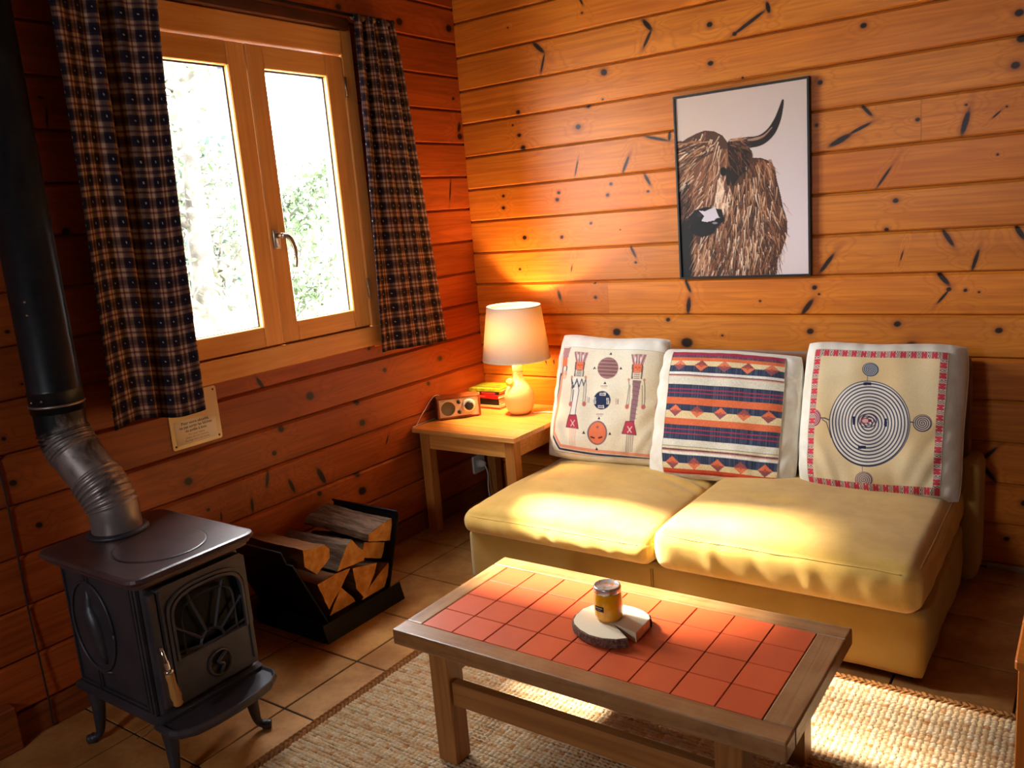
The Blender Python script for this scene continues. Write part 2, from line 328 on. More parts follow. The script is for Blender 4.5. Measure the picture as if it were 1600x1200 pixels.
# the two walls behind the camera
pw = plain('taupe_plaster', (112, 106, 100), .9, nscale=8, namp=.06, bump=.1)  # unseen walls and ceiling; plaster tone chosen to neutralise bounced light
o = mesh('wall_right', box(ROOM_X, ROOM_X + 0.1, ROOM_Y, 0.12, -0.05, ROOM_Z), pw); o['kind'] = 'structure'
fx0, fx1, fz0, fz1 = 1.0, 1.52, 1.45, 1.97
o = mesh('wall_front', cat_([box(-0.1, fx0, ROOM_Y - 0.1, ROOM_Y, -0.05, ROOM_Z), box(fx1, ROOM_X, ROOM_Y - 0.1, ROOM_Y, -0.05, ROOM_Z),
    box(fx0, fx1, ROOM_Y - 0.1, ROOM_Y, -0.05, fz0), box(fx0, fx1, ROOM_Y - 0.1, ROOM_Y, fz1, ROOM_Z)]), pw); o['kind'] = 'structure'
o = mesh('window_2', cat_([box(fx0, fx1, ROOM_Y - .08, ROOM_Y - .02, fz0, fz0 + .05), box(fx0, fx1, ROOM_Y - .08, ROOM_Y - .02, fz1 - .05, fz1),
    box(fx0, fx0 + .05, ROOM_Y - .08, ROOM_Y - .02, fz0 + .05, fz1 - .05), box(fx1 - .05, fx1, ROOM_Y - .08, ROOM_Y - .02, fz0 + .05, fz1 - .05)]), pw); o['kind'] = 'structure'
o = mesh('ceiling', box(-0.12, ROOM_X + 0.1, ROOM_Y - 0.1, 0.12, ROOM_Z, ROOM_Z + 0.08), pw); o['kind'] = 'structure'

# floor: grout slab and one object for each tile
fl = struct_root('floor')
mesh('grout', box(-0.12, ROOM_X + 0.1, ROOM_Y - 0.1, 0.12, -0.06, -0.0035), plain('grout', (44, 31, 24), 0.9, nscale=60, namp=.3), fl)
def tile_mat(name, rough):
    t = NT(name); P = t.pos(); r = t.rand()
    n1 = t.noise(P, 7.0, 4.0, 0.6); n2 = t.noise(P, 45.0, 3.0, 0.6)
    c = t.mix(t.mapr(n1, 0.32, 0.7), L4(196, 142, 82), L4(158, 102, 50))
    c = t.mix(t.mapr(n2, 0.45, 0.75, 0, 0.3), c, L4(120, 74, 40))
    hv = t.n('HueSaturation'); t.l(t.math('ADD', t.math('MULTIPLY', r, 0.22), 0.86), hv.inputs['Value']); t.l(c, hv.inputs['Color'])
    t.bump(n1, 0.15, 0.003)
    return t.set(hv.outputs[0], rough, spec=0.5)
tm = tile_mat('stone_tile', 0.30)
tile_cache = {}
def tile(x0, x1, y0, y1):
    g = 0.0030; wx, wy = x1 - x0 - 2 * g, y1 - y0 - 2 * g
    key = (round(wx, 3), round(wy, 3))
    if key not in tile_cache:
        v, f = box(-wx / 2, wx / 2, -wy / 2, wy / 2, -0.02, 0.0, 0.0016)
        me = bpy.data.meshes.new('floor_tile'); me.from_pydata(v.tolist(), [], f); me.materials.append(tm); tile_cache[key] = me
    o = bpy.data.objects.new('floor_tile', tile_cache[key]); COL.objects.link(o); o.parent = fl
    o.location = ((x0 + x1) / 2, (y0 + y1) / 2, 0)
def cuts(a, b, s0, p):
    k0 = math.ceil((a - s0) / p + 1e-6); out = [a]
    x = s0 + k0 * p
    while x < b - 1e-6:
        if x - out[-1] > 0.02: out.append(x)
        x += p
    out.append(b); return out
XL = cuts(0.0, 1.16, 0.272, 0.2965); XR = cuts(1.16, ROOM_X, 2.333, 0.2965)
YL = cuts(ROOM_Y, 0.0, -1.533, 0.295); YR = cuts(ROOM_Y, 0.0, -0.713, 0.295)
for XX, YY in ((XL, YL), (XR, YR)):
    for x0, x1 in zip(XX[:-1], XX[1:]):
        for y0, y1 in zip(YY[:-1], YY[1:]): tile(x0, x1, y0, y1)

# ------------------------------------------------------------------ window 1 (left wall)
w1 = struct_root('window_1', (0, -1.19, 0.93))
wmat = wood('window_pine', L4(240, 176, 98), L4(214, 136, 62), 2, rough=0.38, ringdark=0.25, var=0.08, bump=0.12)
wmatH = wood('window_pine_rail', L4(240, 176, 98), L4(214, 136, 62), 1, rough=0.38, ringdark=0.25, var=0.08, bump=0.12)
mesh('jamb', box(-0.10, 0.010, -0.735, -0.675, 0.87, 2.13, 0.003), wmat, w1)
mesh('jamb', box(-0.10, 0.010, -1.71, -1.648, 0.87, 2.13, 0.003), wmat, w1)
mesh('head_board', box(-0.10, 0.013, -1.648, -0.735, 2.016, 2.105, 0.003), wmatH, w1)
mesh('apron_board', box(-0.10, 0.020, -1.69, -0.70, 0.878, 0.957, 0.003), wmatH, w1)
glass = NT('window_glass'); nt = glass.t
tr = glass.n('BsdfTransparent'); gl = glass.n('BsdfGlossy'); fr = glass.n('Fresnel'); mx = glass.n('MixShader')
tr.inputs[0].default_value = (0.95, 0.97, 0.96, 1); gl.inputs['Roughness'].default_value = 0.0; glass.l(glass.math('ADD', 1.45, glass.math('MULTIPLY', glass.n('NewGeometry').outputs['Backfacing'], 1 / 1.45 - 1.45)), fr.inputs[0])
glass.l(fr.outputs[0], mx.inputs[0]); glass.l(tr.outputs[0], mx.inputs[1]); glass.l(gl.outputs[0], mx.inputs[2])
glass.l(mx.outputs[0], nt.nodes['Material Output'].inputs[0]); glass = glass.m
rubber = plain('grey_gasket', (62, 74, 104), 0.5)
metal = plain('satin_nickel', (178, 165, 150), 0.32, 1.0)
def casement(y0, y1, gy0, gy1, gz0=1.036, gz1=1.931, z0=0.962, z1=2.010):
    # rails and stiles with a chamfered inner edge
    x0, x1 = -0.052, 0.008
    c = mesh('casement', cat_([box(x0, x1, y0, gy0, z0, z1, 0.004), box(x0, x1, gy1, y1, z0, z1, 0.004)]), wmat, w1)
    mesh('rail', cat_([box(x0, x1 - 0.0005, gy0 - .001, gy1 + .001, z0, gz0, 0.003), box(x0, x1 - 0.0005, gy0 - .001, gy1 + .001, gz1, z1, 0.003)]), wmatH, c)
    mesh('pane', box(-0.026, -0.022, gy0 + .001, gy1 - .001, gz0 + .001, gz1 - .001), glass, c)
    g = 0.006
    mesh('gasket', cat_([box(-0.045, -0.014, gy0, gy0 + g, gz0, gz1), box(-0.045, -0.014, gy1 - g, gy1, gz0, gz1),
                         box(-0.045, -0.014, gy0 + g, gy1 - g, gz0, gz0 + g * .5), box(-0.045, -0.014, gy0 + g, gy1 - g, gz1 - g, gz1)]), rubber, c)
    return c
cl = casement(-1.645, -1.197, -1.56, -1.276)
cr = casement(-1.193, -0.738, -1.118, -0.827)
# handle: rose, neck and the curved lever hanging down
hb = mesh('window_handle', cat_([box(0.007, 0.017, -1.184, -1.154, 1.305, 1.375, 0.006, 3),
    tube([(0.012, -1.169, 1.352), (0.05, -1.169, 1.352)], 0.009, 12),
    tube(smoothpath([(0.05, -1.172, 1.352), (0.062, -1.155, 1.345), (0.066, -1.140, 1.315), (0.064, -1.134, 1.275), (0.062, -1.138, 1.235)], 5), [0.009] * 5 + [0.0085] * 10 + [0.0065] * 6, 10)]), metal, cr, True)
for z in (1.08, 1.86):
    mesh('hinge', cat_([tube([(0.013, -0.737, z), (0.013, -0.737, z + 0.075)], 0.006, 10), lathe([(0.0, 0), (0.004, .002), (0.007, .008)], (0.013, -0.737, z - .008), 10)]), metal, w1, True)
for (yy, zz) in ((-0.706, 1.25), (-0.704, 1.62), (-0.71, 1.02), (-0.707, 1.95)):
    mesh('screw', lathe([(0.0045, -.001), (0.0045, .0015), (0.003, .002)], (0, 0, 0), 10), plain('dark_screw', (60, 40, 28), 0.5, 0.6), w1) if False else None
# dark rail over the window, from which the curtains hang
rl = thing('curtain_rail', 'dark wooden curtain rail above the window on the left wall', 'curtain rail', (0.02, -1.2, 2.11))
mesh('rail_board', box(0.0012, 0.034, -1.98, -0.70, 2.106, 2.150, 0.005), wood('dark_rail', L4(96, 46, 22), L4(60, 28, 14), 1, rough=0.5), rl)
rodm = plain('dark_iron', (34, 28, 28), 0.4, 0.8)
mesh('rod', tube([(0.052, -1.975, 2.158), (0.052, -0.47, 2.158)], 0.006, 10), rodm, rl, True)
for y in (-1.975, -0.475):
    mesh('finial', lathe([(0.0, -0.012), (0.009, -0.008), (0.012, 0.0), (0.009, 0.008), (0.0, 0.012)], (0.052, y, 2.158), 12, False), rodm, rl, True)
mesh('bracket', cat_([box(0.0012, 0.054, -0.486, -0.478, 2.150, 2.157), box(0.0, 0.006, -0.492, -0.472, 2.13, 2.18)]), rodm, rl)

# ------------------------------------------------------------------ curtains: plaid woven from the cloth's own coordinates
curt_mat = colmat('plaid_cotton', 0.9, 1400.0, 0.2, spec=0.15)
tn = curt_mat.node_tree; pb = tn.nodes['Principled BSDF']
trn = tn.nodes.new('ShaderNodeBsdfTranslucent'); ms = tn.nodes.new('ShaderNodeMixShader'); ms.inputs[0].default_value = 0.10
tn.links.new(pb.inputs['Base Color'].links[0].from_socket, trn.inputs[0]); tn.links.new(pb.outputs[0], ms.inputs[1]); tn.links.new(trn.outputs[0], ms.inputs[2])
tn.links.new(ms.outputs[0], tn.nodes['Material Output'].inputs[0])
def plaid(U, V):
    per = 0.060
    def band(t):
        p = (t / per) % 1.0
        light = ((np.abs(p - 0.52) < 0.085) | (np.abs(p - 0.80) < 0.085)).astype(float)
        mid = (np.abs(p - 0.66) < 0.05).astype(float)
        dark = (np.abs(p - 0.16) < 0.14).astype(float)
        return light, mid, dark, p
    lu, mu, du, pu = band(U); lv, mv, dv, pv = band(V)
    base = lin((44, 32, 44)); tan = lin((190, 148, 116)); red = lin((128, 62, 66)); navy = lin((20, 20, 34)); pale = lin((236, 214, 200))
    c = np.tile(base, U.shape + (1,))
    a = 0.5 * lu + 0.5 * lv
    c = c * (1 - 0.45 * (lu + lv))[..., None] + tan * (0.34 * (lu + lv))[..., None]
    both = (lu * lv)[..., None]; c = c * (1 - both) + (0.8 * tan + 0.1 * pale) * both
    r = np.clip(mu + mv, 0, 1)[..., None] * 0.35; c = c * (1 - r) + red * r
    d = (0.46 * (du + dv) - 0.12 * du * dv)[..., None]; c = c * (1 - d) + navy * d
    au = np.minimum(np.abs(pu - 0.16), 1 - np.abs(pu - 0.16)); av = np.minimum(np.abs(pv - 0.16), 1 - np.abs(pv - 0.16))
    heart = (np.hypot(pu - 0.16, (pv - 0.16)) < 0.040)
    c[heart] = lin((186, 176, 178))
    return c
def curtain(name, label, xf, ytop, ybot, ztop, zbotf, W, folds, parts):
    nu, nv = 150, 420
    u = np.linspace(0, 1, nu)[:, None]; v = np.linspace(0, 1, nv)[None, :]
    U = u + 0 * v; Vv = v + 0 * u
    ease = Vv ** 0.75
    y = (ytop[0] + (ytop[1] - ytop[0]) * U) * (1 - ease) + (ybot[0] + (ybot[1] - ybot[0]) * U) * ease
    zb = zbotf(U); z = ztop + (zb - ztop) * Vv
    depth = folds(U, Vv); x = xf + depth
    y = y + 0.006 * np.sin(9 * U + 4 * Vv)
    V3 = np.stack([x, y, z], -1).reshape(-1, 3)
    c = plaid(U * W + 0.01, Vv * (ztop - 0.83)).reshape(-1, 3)
    hem = ((Vv > 0.985).astype(float) * 0.35).reshape(-1, 1); c = c * (1 - hem)
    root = thing(name, label, 'curtain', (xf, float(y.mean()), 0.85), None)
    cl = mesh('cloth', (V3, gridf(nu, nv)), curt_mat, root, True, c)
    so = cl.modifiers.new('s', 'SOLIDIFY'); so.thickness = 0.0016; so.offset = 0
    # loops of the heading gathered over the rod
    loops = []
    n = parts
    for k in range(n):
        yy = ytop[0] + (ytop[1] - ytop[0]) * (k + 0.5) / n
        pts = [(0.052 + 0.011 * math.cos(a), yy, 2.158 + 0.013 * math.sin(a) - 0.004) for a in np.linspace(0, 2 * PI, 14)]
        V, F = [], []
        for j, p in enumerate(pts):
            for s in (-1, 1): V.append((p[0], p[1] + s * 0.45 * abs(ytop[1] - ytop[0]) / n, p[2]))
        for j in range(len(pts) - 1): F.append((2 * j, 2 * j + 1, 2 * j + 3, 2 * j + 2))
        loops.append((np.array(V), F))
    lv, lf = cat_(loops)
    lp = mesh('heading', (lv, lf), curt_mat, root, True, plaid(lv[:, 1] * 1.4, lv[:, 2] + lv[:, 0]))
    so = lp.modifiers.new('s', 'SOLIDIFY'); so.thickness = 0.0015
    return root
def foldR(U, V):
    g = 1 - 0.55 * V
    return 0.020 + 0.016 * g * np.sin(2 * PI * (U * 3.1 + 0.15 * V)) + 0.010 * np.sin(2 * PI * (U * 1.2 + 0.55)) * V + 0.004 * np.sin(2 * PI * 7 * U) * g
curtain('plaid_curtain', 'dark plaid curtain on the right side of the window, nearer the lamp', 0.045, (-0.705, -0.495), (-0.748, -0.335), 2.157, lambda U: 0.852 - 0.022 * U, 0.46, foldR, 5)
def foldL(U, V):
    valley = np.exp(-((U - 0.57) / 0.075) ** 2)
    return 0.046 + 0.012 * np.sin(2 * PI * (U * 2.2 + 0.1)) * (1 - 0.3 * V) - 0.062 * valley + 0.006 * np.sin(2 * PI * 5 * U + 2 * V) * (1 - V * .6) + 0.012 * np.clip((U - 0.6) / 0.4, 0, 1)
curtain('plaid_curtain', 'dark plaid curtain on the left side of the window, beside the stove pipe', 0.045, (-1.90, -1.575), (-1.925, -1.632), 2.157, lambda U: 0.826 - 0.022 * np.clip((U - .5) * 20, 0, 1) * 0 + 0.012 * np.sin(6 * U) , 0.44, foldL, 7)

# ------------------------------------------------------------------ outdoors beyond the window
gm = plain('pale_gravel', (205, 200, 188), 0.9, nscale=3.0, namp=.2)
o = mesh('ground', box(-30, -0.13, -16, 16, -0.75, -0.55), gm); o['kind'] = 'structure'
bark = plain('pale_bark', (84, 78, 68), 0.8, nscale=7.0, c2=(34, 29, 20), bump=.4)
def leafmat(name, a, b): return plain(name, a, 0.7, nscale=2.0, c2=b)
lm = [leafmat('spring_leaves', (60, 78, 42), (44, 62, 32)), leafmat('green_leaves', (40, 64, 48), (32, 50, 38)), leafmat('pale_leaves', (70, 72, 52), (48, 54, 34))]
def tree(name, label, x, y, h, r0, seed, branches, leaf, nleaf, spread, lsize=0.05):
    r = random.Random(seed); t = thing(name, label, 'tree', (x, y, -0.55), 'trees beyond the window')
    tip = []
    base = [(x, y, -0.6), (x + r.uniform(-.05, .05), y + r.uniform(-.1, .1), h * .3), (x + r.uniform(-.1, .1), y + r.uniform(-.2, .2), h * .65), (x, y + r.uniform(-.3, .3), h)]
    bp = smoothpath(base, 6); mesh('trunk', tube(bp, [r0 * (1 - 0.75 * i / (len(bp) - 1)) for i in range(len(bp))], 10), bark, t, True)
    B = []
    for k in range(branches):
        i = r.randint(4, len(bp) - 3); p = bp[i]; a = r.uniform(0, 2 * PI); L = spread * r.uniform(.6, 1.1)
        q = [p, p + Vector((math.cos(a) * L * .4, math.sin(a) * L * .5, L * .35)), p + Vector((math.cos(a) * L * .7, math.sin(a) * L, L * r.uniform(.5, 1.0)))]
        sp = smoothpath(q, 5); rr = r0 * 0.38
        B.append(tube(sp, [rr * (1 - .8 * j / (len(sp) - 1)) for j in range(len(sp))], 6)); tip += sp[4:]
        for _ in range(7):
            s = sp[r.randint(2, len(sp) - 1)]; e = s + Vector((r.uniform(-.4, .4), r.uniform(-.5, .5), r.uniform(-.3, .4))) * spread * .6
            mmid = (s + e) / 2 + Vector((0, 0, r.uniform(-.06, .06)))
            B.append(tube([s, mmid, e], [rr * .25, rr * .18, rr * .08], 4)); tip += [e, mmid]
    mesh('branches', cat_(B), bark, t, True)
    V, F = [], []
    for _ in range(nleaf):
        c = r.choice(tip) + Vector((r.gauss(0, .14), r.gauss(0, .18), r.gauss(0, .14)))
        a = Vector((r.gauss(0, 1), r.gauss(0, 1), r.gauss(0, 1))).normalized(); b = a.cross(Vector((r.gauss(0, 1), r.gauss(0, 1), r.gauss(0, 1)))).normalized()
        s = lsize * r.uniform(.6, 1.3); n = len(V)
        V += [c - a * s, c + b * s * .45, c + a * s, c - b * s * .45]; F.append((n, n + 1, n + 2, n + 3))
    fo = mesh('foliage', (np.array([q[:] for q in V]), F), leaf, t); fo['kind'] = 'stuff'
tree('garden_tree', 'thick pale trunk close outside the left window pane', -4.2, 1.45, 3.0, 0.16, 3, 10, lm[2], 1500, 1.0)
tree('garden_tree', 'slim leaning pale trunk outside the left edge of the left pane', -4.6, 0.75, 2.7, 0.07, 5, 8, lm[0], 1200, 0.9)
tree('garden_tree', 'bushy green tree farther off behind the pale trunks', -7.5, 3.0, 2.2, 0.12, 8, 12, lm[1], 5200, 1.4, 0.06)
tree('garden_tree', 'light green young tree outside the right window pane', -6.0, 3.9, 2.3, 0.06, 11, 10, lm[0], 3200, 0.9, 0.05)
tree('garden_tree', 'bare pale tree rising outside the top of the left pane', -6.6, 2.2, 4.2, 0.10, 14, 12, lm[2], 2200, 1.3)

# ------------------------------------------------------------------ wood stove
iron = NT('cast_iron'); P = iron.pos(); n1 = iron.noise(P, 160.0, 3.0, .6); n2 = iron.noise(P, 9.0, 3.0)
ic = iron.mix(iron.mapr(n2, .3, .7), L4(60, 58, 64), L4(76, 70, 76)); iron.bump(n1, .25, .001); iron = iron.set(ic, 0.42, 0.35, 0.5)
irontop = NT('brown_enamel_top'); P = irontop.pos(); n1 = irontop.noise(P, 120.0, 3.0, .6); n2 = irontop.noise(P, 14.0, 4.0)
ic = irontop.mix(irontop.mapr(n2, .3, .7), L4(76, 56, 56), L4(92, 70, 68)); irontop.bump(n1, .2, .0008); irontop = irontop.set(ic, 0.34, 0.2, 0.5)
black = plain('soot_black', (14, 13, 14), 0.35, 0.2)
st = thing('wood_stove', 'small black cast iron wood stove on four legs by the left wall', 'stove', (0.40, -2.07, 0.0))
def rounded(x0, x1, y0, y1, r, n=5):
    P = []
    for cx, cy, a0 in ((x1 - r, y1 - r, 0), (x0 + r, y1 - r, 90), (x0 + r, y0 + r, 180), (x1 - r, y0 + r, 270)):
        for k in range(n + 1):
            a = math.radians(a0 + 90 * k / n); P.append((cx + r * math.cos(a), cy + r * math.sin(a)))
    return P
def loft(layers):
    """layers: list of (poly, z)"""
    V, F = [], []; n = len(layers[0][0])
    for poly, z in layers: V += [(p[0], p[1], z) for p in poly]
    for i in range(len(layers) - 1):
        for k in range(n): F.append((i * n + k, i * n + (k + 1) % n, (i + 1) * n + (k + 1) % n, (i + 1) * n + k))
    F.append(tuple(range(n))[::-1]); F.append(tuple(range((len(layers) - 1) * n, len(layers) * n)))
    return np.array(V), F
SX0, SX1, SY0, SY1 = 0.205, 0.592, -2.205, -1.915
def rr(d, r=0.02): return rounded(SX0 - d, SX1 + d, SY0 - d, SY1 + d, max(r, 0.004))
mesh('body', loft([(rr(-0.012), 0.175), (rr(0.0), 0.19), (rr(0.0), 0.54), (rr(0.006), 0.548)]), iron, st)
mesh('base_moulding', loft([(rr(0.004), 0.172), (rr(0.016), 0.178), (rr(0.016), 0.190), (rr(0.006), 0.198)]), iron, st)
mesh('top_plate', loft([(rr(0.014, .02), 0.543), (rr(0.022, .026), 0.547), (rr(0.022, .026), 0.553), (rr(0.030, .03), 0.556), (rr(0.032, .032), 0.562), (rr(0.038, .036), 0.566), (rr(0.042, .04), 0.572), (rr(0.038, .036), 0.579), (rr(0.03, .03), 0.581)]), irontop, st)
# cooking lid let in with a dark groove
def ellipse_ring(cx, cy, a, b, w, z0, z1, seg=56):
    V, F = [], []
    for k in range(seg):
        t = 2 * PI * k / seg; c, s = math.cos(t), math.sin(t)
        V += [(cx + a * c, cy + b * s, z0), (cx + a * c, cy + b * s, z1), (cx + (a - w) * c, cy + (b - w) * s, z1), (cx + (a - w) * c, cy + (b - w) * s, z0)]
    for k in range(seg):
        q = (k + 1) % seg
        for j in range(4): F.append((4 * k + j, 4 * q + j, 4 * q + (j + 1) % 4, 4 * k + (j + 1) % 4))
    return np.array(V), F
mesh('lid_groove', ellipse_ring(0.465, -2.062, 0.128, 0.118, 0.003, 0.5795, 0.5818), black, st)
v, f = lathe([(0.0, .5795), (1.0, .5795), (1.0, .5825), (0.97, .5832), (0.0, .5832)], (0, 0, 0), 48)
v[:, 0] = 0.465 + v[:, 0] * 0.124; v[:, 1] = -2.062 + v[:, 1] * 0.114
mesh('cooking_lid', (v, f), irontop, st)
# raised panel frame, oval and figure on the flank facing the room (plane y = SY0)
def onside(poly, d): return prism(poly, 1, SY0 - d, SY0 + 0.002)
def frame_xz(x0, x1, z0, z1, w, d):
    return cat_([onside([(x0, z0), (x1, z0), (x1, z0 + w), (x0, z0 + w)], d), onside([(x0, z1 - w), (x1, z1 - w), (x1, z1), (x0, z1)], d),
                 onside([(x0, z0 + w), (x0 + w, z0 + w), (x0 + w, z1 - w), (x0, z1 - w)], d), onside([(x1 - w, z0 + w), (x1, z0 + w), (x1, z1 - w), (x1 - w, z1 - w)], d)])
mesh('flank_frame', frame_xz(0.222, 0.548, 0.205, 0.535, 0.006, 0.006), iron, st)
mesh('corner_post', cat_([box(0.558, 0.566, SY0 - 0.010, SY0 + .002, 0.20, 0.54, .002), box(0.574, 0.582, SY0 - 0.010, SY0 + .002, 0.20, 0.54, .002)]), iron, st)
ov = [(0.335 + 0.098 * math.cos(a), SY0 - 0.003, 0.385 + 0.125 * math.sin(a)) for a in np.linspace(0, 2 * PI, 41)]
mesh('oval_moulding', tube(ov, 0.0045, 6), iron, st, True)
def relief(pts, s=1.0, seg=10):   # a softly swelling cast figure
    return tube([(x, SY0 + 0.001, z) for x, z, r in pts], [r * s for x, z, r in pts], seg)
v1 = relief([(0.325, .488, .003), (0.327, .475, .005), (0.330, .460, .012), (0.326, .445, .014), (0.330, .425, .020), (0.345, .400, .024), (0.352, .37, .022), (0.358, .335, .019), (0.362, .305, .014), (0.366, .285, .006)])
v2 = relief([(0.31, .44, .004), (0.30, .425, .008), (0.306, .40, .009), (0.325, .385, .006)])
mesh('cast_figure', cat_([(v1[0] * np.array([1, 1, 1]), v1[1]), v2, relief([(0.30, .265, .005), (0.345, .258, .009), (0.385, .262, .004)])]), iron, st, True)
RIBS = ([onside([(0.318, 0.205), (0.323, 0.205), (0.323, 0.255), (0.318, 0.255)], .006), onside([(0.330, 0.205), (0.335, 0.205), (0.335, 0.255), (0.330, 0.255)], .006),
    onside([(0.332, 0.512), (0.337, 0.512), (0.337, 0.534), (0.332, 0.534)], .006), onside([(0.345, 0.512), (0.350, 0.512), (0.350, 0.534), (0.345, 0.534)], .006)])
for q_ in RIBS: mesh('flank_rib', q_, iron, st)
# door with arched glass and sun-ray bars (plane x = SX1)
dx = 0.612; DY0, DY1, DZ0, DZ1 = -2.178, -1.918, 0.212, 0.532
wc, wb0, wt, ww = -2.044, 0.330, 0.500, 0.104     # window centre y, sill, crown, half width
def arch(hw, z0, top, spring=None, n=18):
    spring = top - hw * 0.62 if spring is None else spring
    P = [(wc - hw, z0)]
    for k in range(n + 1):
        a = PI - PI * k / n; ca, sa = math.cos(a), math.sin(a)
        e = 0.72; P.append((wc + hw * np.sign(ca) * abs(ca) ** e, spring + (top - spring) * abs(sa) ** e))
    P.append((wc + hw, z0)); return P
def fill_ring(outer, inner, x0, x1):
    """ring between two open arches with the same number of points, extruded along x"""
    V, F = [], []; n = len(outer)
    for x in (x0, x1):
        V += [(x, p[0], p[1]) for p in outer] + [(x, p[0], p[1]) for p in inner]
    for k in range(n - 1):
        F.append((k, k + 1, n + k + 1, n + k)); o2 = 2 * n
        F.append((o2 + k, o2 + n + k, o2 + n + k + 1, o2 + k + 1))
        F.append((k, o2 + k, o2 + k + 1, k + 1)); F.append((n + k, n + k + 1, o2 + n + k + 1, o2 + n + k))
    return np.array(V), F
ar0 = arch(ww, wb0, wt); nA = len(ar0)
outer = []
for k, p in enumerate(ar0):       # the door's rectangle seen from the same angles
    if k == 0: outer.append((DY0, wb0)); continue
    if k == nA - 1: outer.append((DY1, wb0)); continue
    a = math.atan2(p[1] - 0.40, p[0] - wc); t = min(abs((DY1 - wc) / math.cos(a)) if p[0] > wc else abs((DY0 - wc) / (math.cos(a) - 1e-9)), abs((DZ1 - 0.40) / max(math.sin(a), 1e-6)))
    outer.append((wc + t * math.cos(a), 0.40 + t * math.sin(a)))
door = mesh('door', cat_([fill_ring(outer, ar0, SX1 - .003, dx), box(SX1 - .003, dx, DY0, DY1, DZ0, wb0, .002)]), iron, st)
mesh('door_glass', box(SX1 - .002, SX1 + .0015, DY0 + .03, DY1 - .03, wb0 - .01, wt + .005), plain('dark_stove_glass', (8, 8, 9), 0.35, spec=.12), door)
mesh('arch_moulding', cat_([fill_ring(arch(ww + .015, wb0 - .10, wt + .015), arch(ww + .007, wb0 - .10, wt + .008), dx - .002, dx + .005),
    fill_ring(arch(ww + .004, wb0, wt + .004), arch(ww - .003, wb0, wt - .003), dx - .002, dx + .007)]), iron, door, False)
bars = []; xb = dx - .004
def bar(y0, z0, y1, z1, wd=0.0042): bars.append(tube([(xb, y0, z0), (xb, y1, z1)], wd, 4))
hub = [(wc + .036 * math.cos(a), wb0 + .037 * math.sin(a)) for a in np.linspace(0, PI, 9)]
for p, q in zip(hub[:-1], hub[1:]): bar(p[0], p[1], q[0], q[1])
for a, L in ((8, .108), (38, .128), (70, .150), (90, .166), (110, .158), (142, .128), (172, .108)):
    if a == 90: continue
    a = math.radians(a); bar(wc + .036 * math.cos(a), wb0 + .037 * math.sin(a), wc + L * math.cos(a), wb0 + min(L * math.sin(a) * 1.08, .166))
ia = arch(ww - .026, wb0, wt - .030)
for p, q in zip(ia[:-1], ia[1:]): bar(p[0], p[1], q[0], q[1], .0036)
bar(wc - ww, wb0, wc + ww, wb0, .005)
mesh('ray_bars', cat_(bars), iron, door)
def xlathe(prof, c, seg=24):
    v, f = lathe(prof, (0, 0, 0), seg); return np.stack([c[0] + v[:, 2], c[1] + v[:, 0], c[2] + v[:, 1]], -1), f
mesh('air_vent', cat_([xlathe([(0.038, 0), (0.038, .005), (0.031, .006), (0.030, .002), (0.0, .002)], (dx - .001, -2.036, 0.268)),
    tube(smoothpath([(dx + .006, -2.036 + .018, 0.268 + .024), (dx + .007, -2.045, .275), (dx + .007, -2.03, .262), (dx + .006, -2.04, .242)], 4), .005, 8)]), iron, door, True)
mesh('door_edge', box(dx - .001, dx + .004, DY0 + .004, DY0 + .010, DZ0 + .01, DZ1 - .01), iron, door)
mesh('latch_plate', box(SX1, dx + .001, -2.202, -2.181, 0.22, 0.525, .002), iron, st)
hm = plain('chrome', (225, 220, 225), 0.12, 1.0)
han = mesh('door_handle', tube(smoothpath([(0.612, -2.190, .375), (0.632, -2.200, .392), (0.648, -2.204, .372), (0.652, -2.203, .352), (0.654, -2.202, .335)], 5), [.003] * 4 + [.005] * 8 + [.007] * 9, 10), hm, st, True)
han['label'] = 'chrome hook of the door handle'
pr = [(0.0, 0), (0.0085, .001), (0.0105, .012), (0.0095, .03), (0.0115, .05), (0.0135, .068), (0.0105, .084), (0.012, .090), (0.009, .094), (0.0, .095)]
v, f = lathe([(r, -z) for r, z in pr[::-1]], (0, 0, 0), 18)
gp = mesh('wooden_grip', (np.asarray(v) @ np.array(Matrix.Rotation(0.10, 3, 'X')).T + np.array([0.655, -2.203, 0.338]) - 0 * v + np.stack([0.03 * -v[:, 2], 0 * v[:, 0], 0 * v[:, 0]], -1) - 0, f), wood('turned_beech', L4(196, 140, 74), L4(150, 96, 46), 2, rough=.35, ringdark=.2), han, True)
gp['label'] = 'turned light wooden grip'
mesh('ferrule', lathe([(0.0105, -.004), (0.0115, 0), (0.0105, .004), (.006, .006)], (0.6545, -2.2025, .338), 18), hm, han, True)
